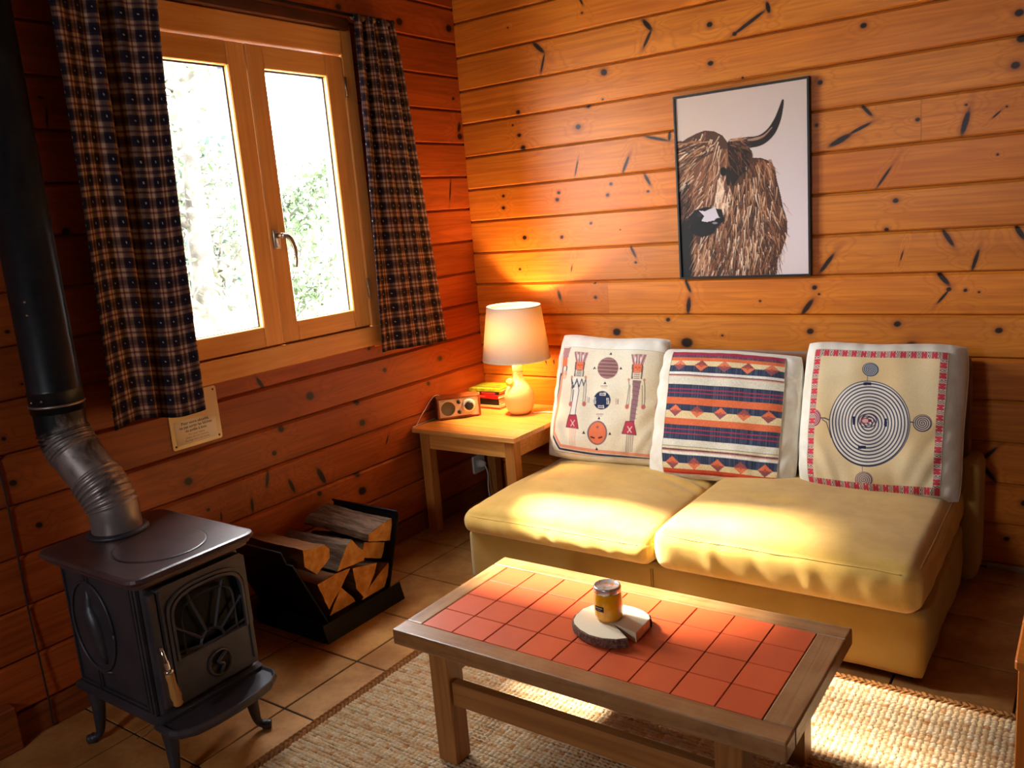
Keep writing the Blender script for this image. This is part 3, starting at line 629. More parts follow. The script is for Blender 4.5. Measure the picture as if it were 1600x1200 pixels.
# ash lip
lipP = [(SX1 - .01, -2.222), (0.645, -2.224), (0.668, -2.214), (0.690, -2.185), (0.703, -2.13), (0.707, -2.065), (0.703, -2.0), (0.690, -1.945), (0.668, -1.912), (0.645, -1.900), (SX1 - .01, -1.902)]
def off(poly, d):
    c = np.mean(poly, axis=0); return [tuple(np.array(p) + (np.array(p) - c) / max(np.linalg.norm(np.array(p) - c), 1e-6) * d) for p in poly]
mesh('ash_lip', loft([(off(lipP, -.014), 0.158), (off(lipP, -.004), 0.162), (off(lipP, 0), 0.168), (off(lipP, .003), 0.174), (off(lipP, -.001), 0.184), (off(lipP, -.006), 0.186), (off(lipP, -.012), 0.180)]), iron, st)
mesh('lip_rib', box(SX1 + .012, SX1 + .016, -2.19, -1.93, 0.179, 0.183), iron, st)
for sx, sy, x, y in ((-1, -1, 0.232, -2.182), (1, -1, 0.575, -2.182), (1, 1, 0.580, -1.945), (-1, 1, 0.232, -1.945)):
    d = Vector((sx, sy, 0)).normalized()
    def q(o, z): return (x + d.x * o, y + d.y * o, z)
    pts = smoothpath([q(-.004, .185), q(.004, .15), q(.004, .11), q(.008, .06), q(.014, .028), q(.030, .016), q(.048, .013)], 4)
    n = len(pts); rad = [.026 - .015 * min(i / (n * .62), 1) + (.0045 if i > n - 6 else 0) for i in range(n)]
    rad = [min(r, p.z - .0005) if p.z < r else r for r, p in zip(rad, pts)]
    mesh('leg', tube(pts, rad, 10), iron, st, True)
mesh('spring_wire', tube(smoothpath([(0.596, -2.222, .19), (0.600, -2.240, .186), (0.575, -2.246, .165), (0.54, -2.250, .148)], 4), .0012, 5), metal, st)

# ------------------------------------------------------------------ flue pipe with its ribbed elbow
pip = NT('flue_steel'); P = pip.pos(); n1 = pip.noise(P, 9.0, 5.0, .65, .4); n2 = pip.noise(P, 120.0, 3.0, .6)
hgt = pip.n('SeparateXYZ'); pip.l(P, hgt.inputs[0])
worn = pip.mapr(pip.math('ADD', pip.math('MULTIPLY', pip.math('SUBTRACT', 0.95, hgt.outputs[2]), 1.6), n1), 0.60, 0.82)
pc = pip.mix(worn, L4(26, 28, 32), L4(150, 136, 132)); pc = pip.mix(pip.mapr(pip.math('MULTIPLY', n1, worn), .55, .75), pc, L4(190, 160, 132))
pip.bump(n2, .25, .001); rgh = pip.math('ADD', pip.math('MULTIPLY', n1, .25), .28); pip = pip.set(pc, rgh, 0.55)
pipb = plain('black_pipe', (24, 26, 30), 0.36, 0.45, nscale=40, c2=(34, 34, 38))
fp = thing('flue_pipe', 'black and bare-metal flue pipe rising from the stove with a ribbed elbow', 'stove pipe', (0.245, -2.055, 0.583))
PR = 0.066
def pipe_path(z0, z1, n):
    out = []
    for i in range(n + 1):
        s = i / n; z = z0 + (z1 - z0) * s
        k = min(max((z - 0.635) / (0.885 - 0.635), 0), 1); e = k * k * (3 - 2 * k)
        out.append(Vector((0.247 - 0.148 * e, -2.052 - 0.028 * e, z)))
    return out
pts = pipe_path(0.583, 0.93, 150); rad = []
for p in pts:
    z = p.z; r = PR
    for a, b in ((0.655, 0.735), (0.805, 0.868)):
        if a <= z <= b:
            ph = ((z - a) / (b - a) * 6) % 1.0; r = PR + 0.004 - 0.011 * math.exp(-((ph - .5) / .14) ** 2)
    rad.append(r)
# rings stay wide on the outside of the bend: shear them a little, as crimped elbows do
v, f = tube(pts, rad, 40)
mesh('ribbed_elbow', (v, f), pip, fp, True)
mesh('upper_pipe', lathe([(PR - .002, 0.925), (PR + .004, 0.925), (PR + .004, 0.985), (PR + .0045, 0.987), (PR + .002, 0.990), (PR + .002, ROOM_Z - .002), (PR - .003, ROOM_Z - .002)], (0.099, -2.080, 0), 40), pipb, fp, True)
seam = mesh('joint_ring', lathe([(PR + .003, 0.942), (PR + .0065, 0.944), (PR + .0065, 0.948), (PR + .003, 0.950)], (0.099, -2.080, 0), 40, False), plain('scuffed_rim', (150, 138, 130), .4, .8), fp, True)
mesh('collar', lathe([(PR + .016, 0.581), (PR + .016, 0.588), (PR + .004, 0.592), (PR - .004, .592)], (0.247, -2.052, 0), 40), iron, fp, True)
for a, z in ((-0.9, 1.20), (-0.9, 1.235), (-1.0, .965), (-1.5, .962)):
    c = (0.099 + (PR + .003) * math.cos(a), -2.080 + (PR + .003) * math.sin(a), z)
    mesh('rivet', lathe([(0.0035, -.003), (0.0035, .001), (0.001, .003)], c, 8), metal, fp, True)

# ------------------------------------------------------------------ firewood rack and logs
steel = plain('black_steel', (17, 16, 17), 0.38, 0.6)
rk = thing('firewood_rack', 'black sheet steel firewood rack on the tiles beside the stove', 'log rack', (0.2, -1.32, 0))
rx0, rx1 = 0.045, 0.385
def plate(p, q, t, x0=rx0, x1=rx1):
    p, q = np.array(p, float), np.array(q, float); d = (q - p) / np.linalg.norm(q - p); n = np.array([-d[1], d[0]]) * t
    return prism([tuple(p), tuple(q), tuple(q + n), tuple(p + n)], 0, x0, x1)
mesh('left_panel', cat_([plate((-1.472, .064), (-1.585, .315), .005), plate((-1.585, .315), (-1.60, .36), .005, rx0, rx1 - .03)]), steel, rk)
mesh('right_panel', cat_([plate((-1.176, .064), (-1.088, .318), -.005), plate((-1.088, .318), (-1.098, .330), -.005)]), steel, rk)
mesh('floor_panel', box(rx0, rx1, -1.478, -1.170, .056, .062), steel, rk)
mesh('foot_flange', cat_([prism([(rx1 - .004, .062), (rx1, .062), (rx1 + .018, .0), (rx1 + .010, .0)], 1, -1.500, -1.120),
    prism([(rx0, .062), (rx0 + .004, .062), (rx0 - .004, .0), (rx0 - .012, .0)], 1, -1.500, -1.120), plate((-1.50, .0), (-1.476, .060), .004), plate((-1.12, .0), (-1.168, .060), -.004)]), steel, rk)
logend = NT('split_wood_face'); P = logend.pos(); n1 = logend.noise(logend.mapping(P, (1, 1, 1)), 26.0, 4.0, .6); n2 = logend.noise(P, 300.0, 2.0)
lc = logend.mix(logend.mapr(n1, .3, .7), L4(232, 170, 92), L4(200, 128, 60)); logend.bump(n2, .4, .002); logend = logend.set(lc, .8, spec=.2)
barkm = NT('log_bark'); P = barkm.pos(); n1 = barkm.noise(barkm.mapping(P, (5, 50, 50)), 1.0, 5.0, .7); n2 = barkm.noise(P, 20.0, 4.0)
lc = barkm.mix(barkm.mapr(n1, .3, .7), L4(74, 50, 36), L4(136, 108, 88)); barkm.bump(n1, .8, .006); barkm = barkm.set(lc, .85, spec=.2)
def log(label, poly, x1, x0, side=None, skew=(0, 0)):
    n0 = len(poly); P = []
    for k in range(n0):            # roughen the outline
        a, b = np.array(poly[k]), np.array(poly[(k + 1) % n0])
        m = max(1, int(np.linalg.norm(b - a) / .018))
        for j in range(m): P.append(a + (b - a) * j / m)
    P = np.array(P); c = P.mean(0)
    P = c + (P - c) * (1 + rng.uniform(-.025, .015, (len(P), 1)))
    t = thing('firewood_log', label, 'log', (x1, float(c[0]), float(c[1])), 'split logs in the black rack')
    n = len(P); V, F = [], []; K = 14
    for i in range(K + 1):
        s = i / K
        for p in P:
            q = p + rng.uniform(-.0012, .0012, 2) + np.array(skew) * s + (c - p) * 0.06 * math.sin(s * 3)
            V.append((x1 + (x0 - x1) * s, q[0], q[1]))
    for i in range(K):
        for k in range(n): F.append((i * n + k, (i + 1) * n + k, (i + 1) * n + (k + 1) % n, i * n + (k + 1) % n))
    F.append(tuple(range(K * n, (K + 1) * n)))
    mesh('split_side', (np.array(V), F), side or barkm, t)
    E = [(x1 + .0006 + (rng.uniform(-.001, .001)), p[0], p[1]) for p in P]; E.append((x1 + .001, c[0], c[1]))
    V2 = E; F2 = [(k, (k + 1) % n, n) for k in range(n)]
    mesh('sawn_end', (np.array(V2), F2), logend, t)
pale = NT('split_side_wood'); P = pale.pos(); n1 = pale.noise(pale.mapping(P, (4, 60, 60)), 1.0, 4.0, .7)
pale.bump(n1, .6, .004); pale = pale.set(pale.mix(n1, L4(150, 98, 58), L4(96, 58, 34)), .8, spec=.2)
log('large half log lying on top of the pile at the right', [(-1.228, .258), (-1.108, .216), (-1.099, .300), (-1.150, .298), (-1.222, .282)], .36, .06, None, (-.03, .03))
log('triangular split log in the middle of the pile', [(-1.398, .215), (-1.270, .205), (-1.258, .232), (-1.290, .262), (-1.316, .300), (-1.340, .288)], .372, .07, None, (-.02, 0))
log('square-topped split log resting at the upper left of the pile', [(-1.526, .282), (-1.480, .236), (-1.418, .270), (-1.412, .300), (-1.430, .322), (-1.524, .340)], .365, .06, pale)
log('long wedge-shaped log against the left panel', [(-1.485, .202), (-1.448, .095), (-1.382, .150), (-1.330, .200), (-1.40, .206)], .365, .07, pale)
log('rounded quarter log in the lower middle of the pile', [(-1.328, .198), (-1.210, .172), (-1.230, .135), (-1.290, .070), (-1.322, .120)], .372, .07)
log('triangular log lying on the rack floor at the left', [(-1.440, .066), (-1.318, .066), (-1.325, .082), (-1.374, .142), (-1.405, .11)], .355, .08, pale)
log('slanting flat log against the right panel', [(-1.300, .066), (-1.184, .066), (-1.150, .125), (-1.150, .150), (-1.215, .122), (-1.285, .082)], .37, .07, pale)
log('dark bark-covered log behind, under the large half log', [(-1.252, .200), (-1.150, .158), (-1.118, .210), (-1.225, .250)], .335, .06)

# ------------------------------------------------------------------ wall sign, outlet, cable on the left wall
sg = thing('safety_sign', 'small cream notice with French text screwed to the left wall under the window', 'sign', (0.003, -1.60, 0.78))
acr = plain('clear_cream_acrylic', (226, 190, 140), 0.25, coat=.3)
YA, YB, ZA, ZB = -1.698, -1.508, 0.688, 0.872
mesh('backing_plate', prism(rounded(YA, YB, ZA, ZB, .008, 4), 0, 0.001, 0.0042), acr, sg)
mesh('paper_label', box(0.0042, 0.0048, -1.684, -1.524, 0.700, 0.780), plain('cream_paper', (240, 222, 186), 0.7), sg)
for (yy, zz) in ((YA + .012, ZA + .012), (YB - .012, ZA + .012), (YB - .012, ZB - .012), (YA + .012, ZB - .012)):
    mesh('screw', xlathe([(0.0036, 0), (0.0036, .001), (0.002, .0018)], (0.0042, yy, zz), 12), plain('dark_screw', (70, 48, 36), 0.4, 0.6), sg)
def text(name, body, size, loc, rotm, mat, parent, align='CENTER', bold=0.0):
    cu = bpy.data.curves.new(name, 'FONT'); cu.body = body; cu.size = size; cu.align_x = align; cu.space_line = 1.0; cu.offset = bold; cu.resolution_u = 2
    ob = bpy.data.objects.new(name, cu); dg = bpy.context.evaluated_depsgraph_get
    COL.objects.link(ob); me = bpy.data.meshes.new_from_object(ob.evaluated_get(dg())); COL.objects.unlink(ob); bpy.data.objects.remove(ob)
    V = np.array([v.co[:] for v in me.vertices]); F = [tuple(p.vertices) for p in me.polygons]; bpy.data.meshes.remove(me)
    V = V @ np.array(rotm).T + np.array(loc)
    return mesh(name, (V, F), mat, parent)
RL = [[0, 0, 1], [1, 0, 0], [0, 1, 0]]     # text plane facing +X: text x -> world y, text y -> world z
ink = plain('sign_ink', (60, 42, 34), .7); ink2 = plain('sign_ink_grey', (150, 122, 100), .7)
text('lettering', 'Pour votre s\u00e9curit\u00e9,\nne pas sortir les b\u00fbches\ndu po\u00eale \u00e0 bois.', 0.0130, (0.0051, -1.604, 0.7655), RL, ink, sg, bold=.0002)
text('lettering', 'For your safety,\nplease do not remove\nthe logs from the stove.', 0.0098, (0.0051, -1.604, 0.7270), RL, ink2, sg)
white = plain('white_plastic', (225, 222, 214), 0.4)
ou = thing('wall_outlet', 'white wall outlet with a plug, in the shade under the side table', 'outlet', (0.0, -0.115, 0.185))
mesh('face_plate', prism(rounded(-0.158, -0.072, 0.142, 0.228, .006, 3), 0, 0.0005, 0.011), white, ou)
mesh('socket_ring', xlathe([(0.023, 0), (0.023, .002), (0.019, .002), (0.018, -.002)], (0.011, -0.115, 0.185)), white, ou)
pl = thing('power_plug', 'pale round plug pushed in the outlet, its cable hanging to the floor', 'plug', (0.013, -0.115, 0.185))
mesh('plug_body', xlathe([(0.0, 0), (0.019, 0), (0.020, .012), (0.016, .026), (0.009, .034), (0.0, .035)], (0.0125, -0.115, 0.185)), white, pl, True)
mesh('cable', tube(smoothpath([(0.045, -0.115, 0.180), (0.060, -0.118, 0.14), (0.065, -0.13, 0.08), (0.10, -0.17, 0.02), (0.16, -0.26, 0.005), (0.24, -0.40, 0.005), (0.30, -0.50, 0.005), (0.40, -0.52, 0.005)], 8), .0028, 8), white, pl, True)
cb = mesh('black_cable', tube(smoothpath([(0.006, -2.235, 0.86), (0.007, -2.222, 0.77), (0.007, -2.220, 0.60), (0.007, -2.222, 0.37), (0.02, -2.223, 0.095), (0.02, -2.224, 0.006)], 6), .0028, 8), plain('black_rubber', (40, 28, 26), .5), None, True)
tag(cb, 'thin black cable running down the left wall at the picture edge, left of the stove', 'cable')

# ------------------------------------------------------------------ corner side table
tbw = wood('table_pine', L4(232, 168, 88), L4(180, 104, 42), 0, rough=.35, ringdark=.3, var=.1)
tbl = wood('table_pine_leg', L4(196, 128, 62), L4(150, 88, 38), 2, rough=.4, ringdark=.3, var=.1)
tb = thing('side_table', 'square pine side table in the corner between window wall and sofa', 'table', (0.285, -0.295, 0))
for k in range(5):
    ya = -0.570 + k * 0.1108
    mesh('top_board', box(0.012, 0.560, ya, ya + .1104, 0.460, 0.480, 0.0012), tbw, tb)
for x in (0.035, 0.492):
    for y in (-0.548, -0.082): mesh('leg', box(x, x + .048, y, y + .048, 0.0, 0.460, 0.002), tbl, tb)
mesh('apron', box(0.083, 0.492, -0.541, -0.521, 0.385, 0.460, .001), tbw, tb)
mesh('apron', box(0.083, 0.492, -0.063, -0.043, 0.385, 0.460, .001), tbw, tb)
mesh('apron', box(0.514, 0.534, -0.500, -0.082, 0.385, 0.460, .001), tbw, tb)
mesh('apron', box(0.041, 0.061, -0.500, -0.082, 0.385, 0.460, .001), tbw, tb)

# lamp
lp = thing('table_lamp', 'lit table lamp with frosted round glass base and linen shade on the side table', 'lamp', (0.335, -0.19, 0.48))
LC = (0.335, -0.19, 0.4802)
fg = NT('frosted_glass'); fg.b.inputs['Subsurface Weight'].default_value = 0.6; fg.b.inputs['Subsurface Radius'].default_value = (.05, .04, .03); fg.b.inputs['Subsurface Scale'].default_value = 1.0
frost = fg.set(L4(252, 214, 158), 0.45, spec=.4)  # amber tint puts the lamp's glow into the glass colour
mesh('glass_base', lathe([(0.030, 0), (0.046, .004), (0.059, .022), (0.0665, .050), (0.068, .075), (0.063, .100), (0.050, .126), (0.034, .148), (0.022, .166), (0.0195, .178), (0.0195, .192)], LC, 40), frost, lp, True)
mesh('cap', lathe([(0.0215, .192), (0.0225, .196), (0.0225, .226), (0.020, .232), (0.012, .234), (0.012, .262), (0.009, .264)], LC, 28), plain('cream_cap', (238, 214, 150), .45), lp, True)
mesh('wire_bail', cat_([tube([(LC[0] + .026 * math.cos(a), LC[1] + .026 * math.sin(a), LC[2] + .188 + .004 * math.sin(3 * a)) for a in np.linspace(0, 2 * PI, 24)], .0016, 6),
    tube(smoothpath([(LC[0] - .004, LC[1] - .026, LC[2] + .188), (LC[0] - .010, LC[1] - .036, LC[2] + .172), (LC[0] - .012, LC[1] - .042, LC[2] + .160)], 4), .0014, 6)]), plain('brass_wire', (200, 160, 90), .3, .9), lp, True)
def facing(vf, c, d):   # turn a lathe made along z to face direction d
    q = Vector(d).normalized().to_track_quat('Z', 'Y').to_matrix(); v = np.asarray(vf[0]) @ np.array(q).T + np.array(c); return v, vf[1]
mesh('stopper_disc', facing(lathe([(0.0, 0), (0.017, 0), (0.019, .003), (0.017, .007), (0.010, .010), (0.0, .011)], (0, 0, 0), 24), (LC[0] - .014, LC[1] - .043, LC[2] + .150), (0.5, -1, 0.1)), plain('yellow_ceramic', (232, 214, 110), .35), lp, True)
sh = NT('linen_shade'); nt = sh.t; P = sh.pos()
n = sh.noise(sh.mapping(P, (1, 1, 6)), 110.0, 3.0, .6)
dc = sh.mix(n, L4(238, 222, 200), L4(212, 190, 162))
df = sh.n('BsdfDiffuse'); tl = sh.n('BsdfTranslucent'); mx = sh.n('MixShader'); mx.inputs[0].default_value = .15
sh.l(dc, df.inputs[0]); tl.inputs[0].default_value = (0.98, 0.74, 0.42, 1); sh.l(df.outputs[0], mx.inputs[1]); sh.l(tl.outputs[0], mx.inputs[2]); sh.l(mx.outputs[0], nt.nodes['Material Output'].inputs[0])
tilt = lambda vf: rot(vf, (LC[0], LC[1], .72), math.radians(1.5), 'Y')
r0, r1, za, zb = 0.152, 0.120, 0.252, 0.488
mesh('lamp_shade', tilt(lathe([(r0, za), (r1, zb), (r1 - .0015, zb), (r0 - .0015, za), (r0, za)], LC, 64, False)), sh.m, lp, True)
rim = plain('shade_rim', (235, 225, 205), .6)
for q_ in ([lathe([(r0 - .0018, za - .002), (r0 + .001, za - .002), (r0 + .0006, za + .004), (r0 - .0018, za + .004), (r0 - .0018, za - .002)], LC, 64, False),
    lathe([(r1 - .0018, zb + .001), (r1 + .001, zb + .001), (r1 + .001, zb - .004), (r1 - .0018, zb - .004), (r1 - .0018, zb + .001)], LC, 64, False)]): mesh('shade_rim', tilt(q_), rim, lp, True)
zz = LC[2] + zb - .030
mesh('shade_spider', cat_([tube([(LC[0] + (r1 + .002) * math.cos(a), LC[1] + (r1 + .002) * math.sin(a), zz), (LC[0], LC[1], zz - .02)], .0016, 6) for a in (0.5, 2.6, 4.7)] +
    [tube([(LC[0], LC[1], LC[2] + .26), (LC[0], LC[1], LC[2] + .285)], .010, 10), tube([(LC[0] + .014, LC[1], LC[2] + .27), (LC[0] + .030, LC[1], LC[2] + .36), (LC[0] + .001, LC[1], zz - .018)], .0014, 6)]), metal, lp, True)
bm_ = NT('bulb_glass'); e = bm_.n('Emission'); e.inputs[0].default_value = (1, .62, .25, 1); e.inputs[1].default_value = 40.0; bm_.l(e.outputs[0], bm_.t.nodes['Material Output'].inputs[0])
mesh('bulb', lathe([(0.0, .284), (0.013, .286), (0.014, .296), (0.022, .316), (0.028, .336), (0.026, .354), (0.014, .370), (0.0, .374)], LC, 20), bm_.m, lp, True)
pl_ = bpy.data.lights.new('lamp_bulb_light', 'POINT'); po_ = bpy.data.objects.new('lamp_bulb_light', pl_); COL.objects.link(po_)
po_.location = (LC[0] - .035, LC[1] - .045, LC[2] + .385); pl_.energy = 24.0; pl_.shadow_soft_size = .022; pl_.color = (1.0, 0.60, 0.26)
cd = mesh('lamp_cord', tube(smoothpath([(0.400, -0.185, 0.4845), (0.44, -0.16, 0.4845), (0.49, -0.150, 0.4845), (0.53, -0.11, 0.4845), (0.538, -0.05, 0.4845), (0.538, -0.014, 0.4835), (0.538, -0.0085, 0.465), (0.538, -0.0085, 0.30), (0.538, -0.0085, 0.12), (0.53, -0.010, 0.004)], 6), .0026, 8), white, None, True)
tag(cd, 'white cord running from the table lamp towards the sofa', 'cord')

# books: a stack in the corner
bookspec = [('thin pink paperback at the bottom of the stack behind the lamp', (206, 84, 74), (236, 206, 180), .009, .180, .140, 2),
            ('pale cream paperback, second from the bottom of the book stack', (232, 208, 160), (240, 226, 196), .010, .178, .140, -1),
            ('thick black book in the middle of the stack behind the lamp', (26, 24, 26), (214, 196, 170), .030, .172, .135, 1),
            ('red book above the thick black one in the stack', (204, 30, 34), (232, 214, 190), .018, .178, .140, -3),
            ('black-spined book with a pale label directly under the topmost book', (30, 30, 26), (228, 214, 180), .014, .172, .135, 2),
            ('yellow-green guide book on top of the stack behind the lamp', (184, 178, 40), (236, 230, 200), .013, .175, .138, 5)]
z = 0.4802
pages_m = {}
for i, (lab, c, pc, th, L, D, a) in enumerate(bookspec):
    x0, y0 = 0.022, -0.165
    t = thing('book', lab, 'book', (x0, y0, z), 'books stacked in the corner of the side table')
    cm = plain('book_cover', c, .42, nscale=30 if i == 5 else None, c2=(104, 134, 40) if i == 5 else None)
    x0 += 0.001 * i
    R = lambda vf: rot(vf, (x0 + .08, y0 + .06, z), math.radians(a))
    ct = .0016
    mesh('cover', R(cat_([box(x0, x0 + L, y0, y0 + D, z, z + ct), box(x0, x0 + L, y0, y0 + D, z + th - ct, z + th), box(x0, x0 + L, y0, y0 + ct, z + ct, z + th - ct)])), cm, t)
    mesh('pages', R(box(x0 + .002, x0 + L - .003, y0 + ct, y0 + D - .003, z + ct, z + th - ct)), plain('paper_edge', pc, .8), t)
    if i == 4:
        mesh('spine_label', R(box(x0 + .015, x0 + .062, y0 - .0006, y0, z + .003, z + th - .003)), plain('spine_print', (222, 206, 130), .6), t)
        mesh('spine_label', R(box(x0 + .072, x0 + .150, y0 - .0006, y0, z + .003, z + th - .003)), plain('spine_print_red', (196, 40, 50), .6), t)
    if i == 3: mesh('spine_label', R(box(x0 + .030, x0 + .100, y0 - .0006, y0, z + .007, z + .010)), plain('spine_print_pink', (236, 150, 140), .6), t)
    if i == 2: mesh('spine_label', R(box(x0 + .010, x0 + .020, y0 - .0006, y0, z + .008, z + .022)), plain('spine_print_white', (214, 206, 200), .6), t)
    if i == 5:
        mesh('cover_stripe', R(cat_([box(x0 + .02, x0 + .15, y0 + .03, y0 + .045, z + th, z + th + .0004), box(x0 + .04, x0 + .13, y0 + .07, y0 + .078, z + th, z + th + .0004)])), plain('dark_green_print', (70, 84, 26), .5), t)
    z += th + .0003

# radio (built axis-aligned facing -Y, then turned)
rd = thing('table_radio', 'small wooden radio with silver front and two dials on the side table', 'radio', (0.10, -0.345, 0.4802))
ang = math.atan2(-0.272 + 0.421, 0.169 - 0.039)
def RR(vf): 
    v = np.asarray(vf[0]); M = np.array(Matrix.Rotation(ang, 3, 'Z')); return v @ M.T + np.array([0.054, -0.432, 0.4802]), vf[1]
W_, D_, Hh = 0.196, 0.088, 0.100
rw = wood('radio_walnut', L4(150, 80, 40), L4(104, 50, 24), 0, rough=.35)
mesh('case', RR(cat_([box(0, W_, 0, D_, .004, .012, .001), box(0, W_, 0, D_, Hh - .008, Hh, .001), box(0, .008, 0, D_, .012, Hh - .008), box(W_ - .008, W_, 0, D_, .012, Hh - .008), box(.008, W_ - .008, .06, D_ - .004, .012, Hh - .008)])), rw, rd)
mesh('front_panel', RR(box(.008, W_ - .008, .003, .06, .012, Hh - .008)), plain('silver_face', (200, 186, 166), .35, .3), rd)
mesh('foot', RR(cat_([box(.01, .02, .01, .02, 0, .004), box(W_ - .02, W_ - .01, .01, .02, 0, .004), box(.01, .02, D_ - .03, D_ - .02, 0, .004), box(W_ - .02, W_ - .01, D_ - .03, D_ - .02, 0, .004)])), steel, rd)
def dial(prof, x, z_, mat, nm, seg=28):
    v, f = lathe(prof, (0, 0, 0), seg); v = np.stack([v[:, 0] + x, -v[:, 2] + .003, v[:, 1] + z_], -1); return mesh(nm, RR((v, f)), mat, rd, True)
dial([(0.0, 0), (0.031, 0), (0.032, .0015), (0.030, .002), (0.029, .001), (0.0, .0008)], .048, .050, plain('speaker_cloth', (108, 100, 72), .8, nscale=800, namp=.4), 'speaker_grille')
dial([(0.0, 0), (0.030, 0), (0.031, .004), (0.028, .009), (0.022, .010), (0.0, .010)], .142, .055, plain('tuning_ring', (216, 208, 200), .3, .4), 'tuning_dial')
kn = plain('black_knob', (28, 28, 30), .35)
dial([(0.0, 0), (0.020, 0), (0.019, .020), (0.016, .022), (0.0, .022)], .142, .055, kn, 'tuning_knob')
dial([(0.0, 0), (0.0085, 0), (0.0078, .012), (0.006, .013), (0.0, .013)], .097, .076, kn, 'knob')
dial([(0.0, 0), (0.0085, 0), (0.0078, .012), (0.006, .013), (0.0, .013)], .097, .030, kn, 'knob')
mesh('dial_marks', RR(cat_([rot(box(.142 + .033, .142 + .037, .0022, .0030, .0545, .0555), (.142, 0, .055), a, 'Y') for a in np.linspace(-2.6, 2.9, 18)] + [box(.0965, .0980, .0022, .003, q, q + .0015) for q in (.045, .053, .061)] + [box(.014, .034, .0022, .003, .0855, .0875)])), plain('grey_print', (96, 88, 80), .6), rd)
rc = mesh('radio_cable', tube(smoothpath([(0.020, -0.33, 0.53), (0.016, -0.36, 0.575), (0.014, -0.395, 0.588), (0.014, -0.44, 0.565), (0.015, -0.50, 0.52), (0.02, -0.545, 0.487), (0.015, -0.555, 0.484), (0.010, -0.40, 0.484)], 8), .0016, 6), white, None, True)
tag(rc, 'thin white radio wire looping up behind the wooden radio', 'cable')

# ------------------------------------------------------------------ sofa
def suede(name, c, c2, sc=8.0):
    t = NT(name); P = t.pos(); n1 = t.noise(P, sc, 4.0, .6); n2 = t.noise(P, 420.0, 3.0, .7); n3 = t.noise(P, 1500.0, 2.0)
    c_ = t.mix(t.mapr(n1, .3, .7), L4(*c), L4(*c2)); c_ = t.mix(t.mapr(n2, .60, .72, 0, .38), c_, L4(112, 72, 22))
    t.bump(t.math('ADD', n2, t.math('MULTIPLY', n3, .5)), .35, .0016); return t.set(c_, .9, spec=.15, sheen=.25)
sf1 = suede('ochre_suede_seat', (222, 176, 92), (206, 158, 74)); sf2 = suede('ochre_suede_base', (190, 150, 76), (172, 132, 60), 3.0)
sofa = thing('sofa', 'low armless ochre suede two-seat sofa against the plank wall', 'sofa', (1.34, -0.46, 0))
BX0, BX1 = 0.560, 2.122
def basefn(q, nrm):
    s = np.clip(1 - q[:, 2] / .205, 0, 1)
    for i in range(len(q)):
        p = q[i]
        wv = 0.004 * nz(p, 5.0) + 0.002 * nz(p, 17.0, 3)
        if nrm[i, 1] < -.98: q[i, 1] += wv * 1.5
        elif nrm[i, 0] > .98: q[i, 0] += wv * 2
    return q
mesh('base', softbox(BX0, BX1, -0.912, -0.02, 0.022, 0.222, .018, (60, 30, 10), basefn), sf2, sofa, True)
mesh('seam', cat_([tube([(1.317 + d, -0.9145 , .03), (1.317 + d, -0.9155, .12), (1.317 + d, -0.9145, .205)], .0013, 5) for d in (-.004, .004)]), suede('seam_thread', (160, 116, 40), (150, 110, 40)), sofa, True)
for x in (0.62, 2.06):
    for y in (-.86, -.08): mesh('foot', box(x - .03, x + .03, y - .03, y + .03, 0.0135 if y < -.8 else 0.0, .030), steel, sofa)
def backfn(q, nrm):
    return q
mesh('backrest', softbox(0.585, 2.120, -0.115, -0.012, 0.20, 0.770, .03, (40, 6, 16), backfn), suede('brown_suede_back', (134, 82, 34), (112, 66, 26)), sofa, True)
mesh('side_wing', softbox(2.095, 2.165, -0.20, -0.012, 0.022, 0.435, .03, (6, 12, 16)), sf2, sofa, True)
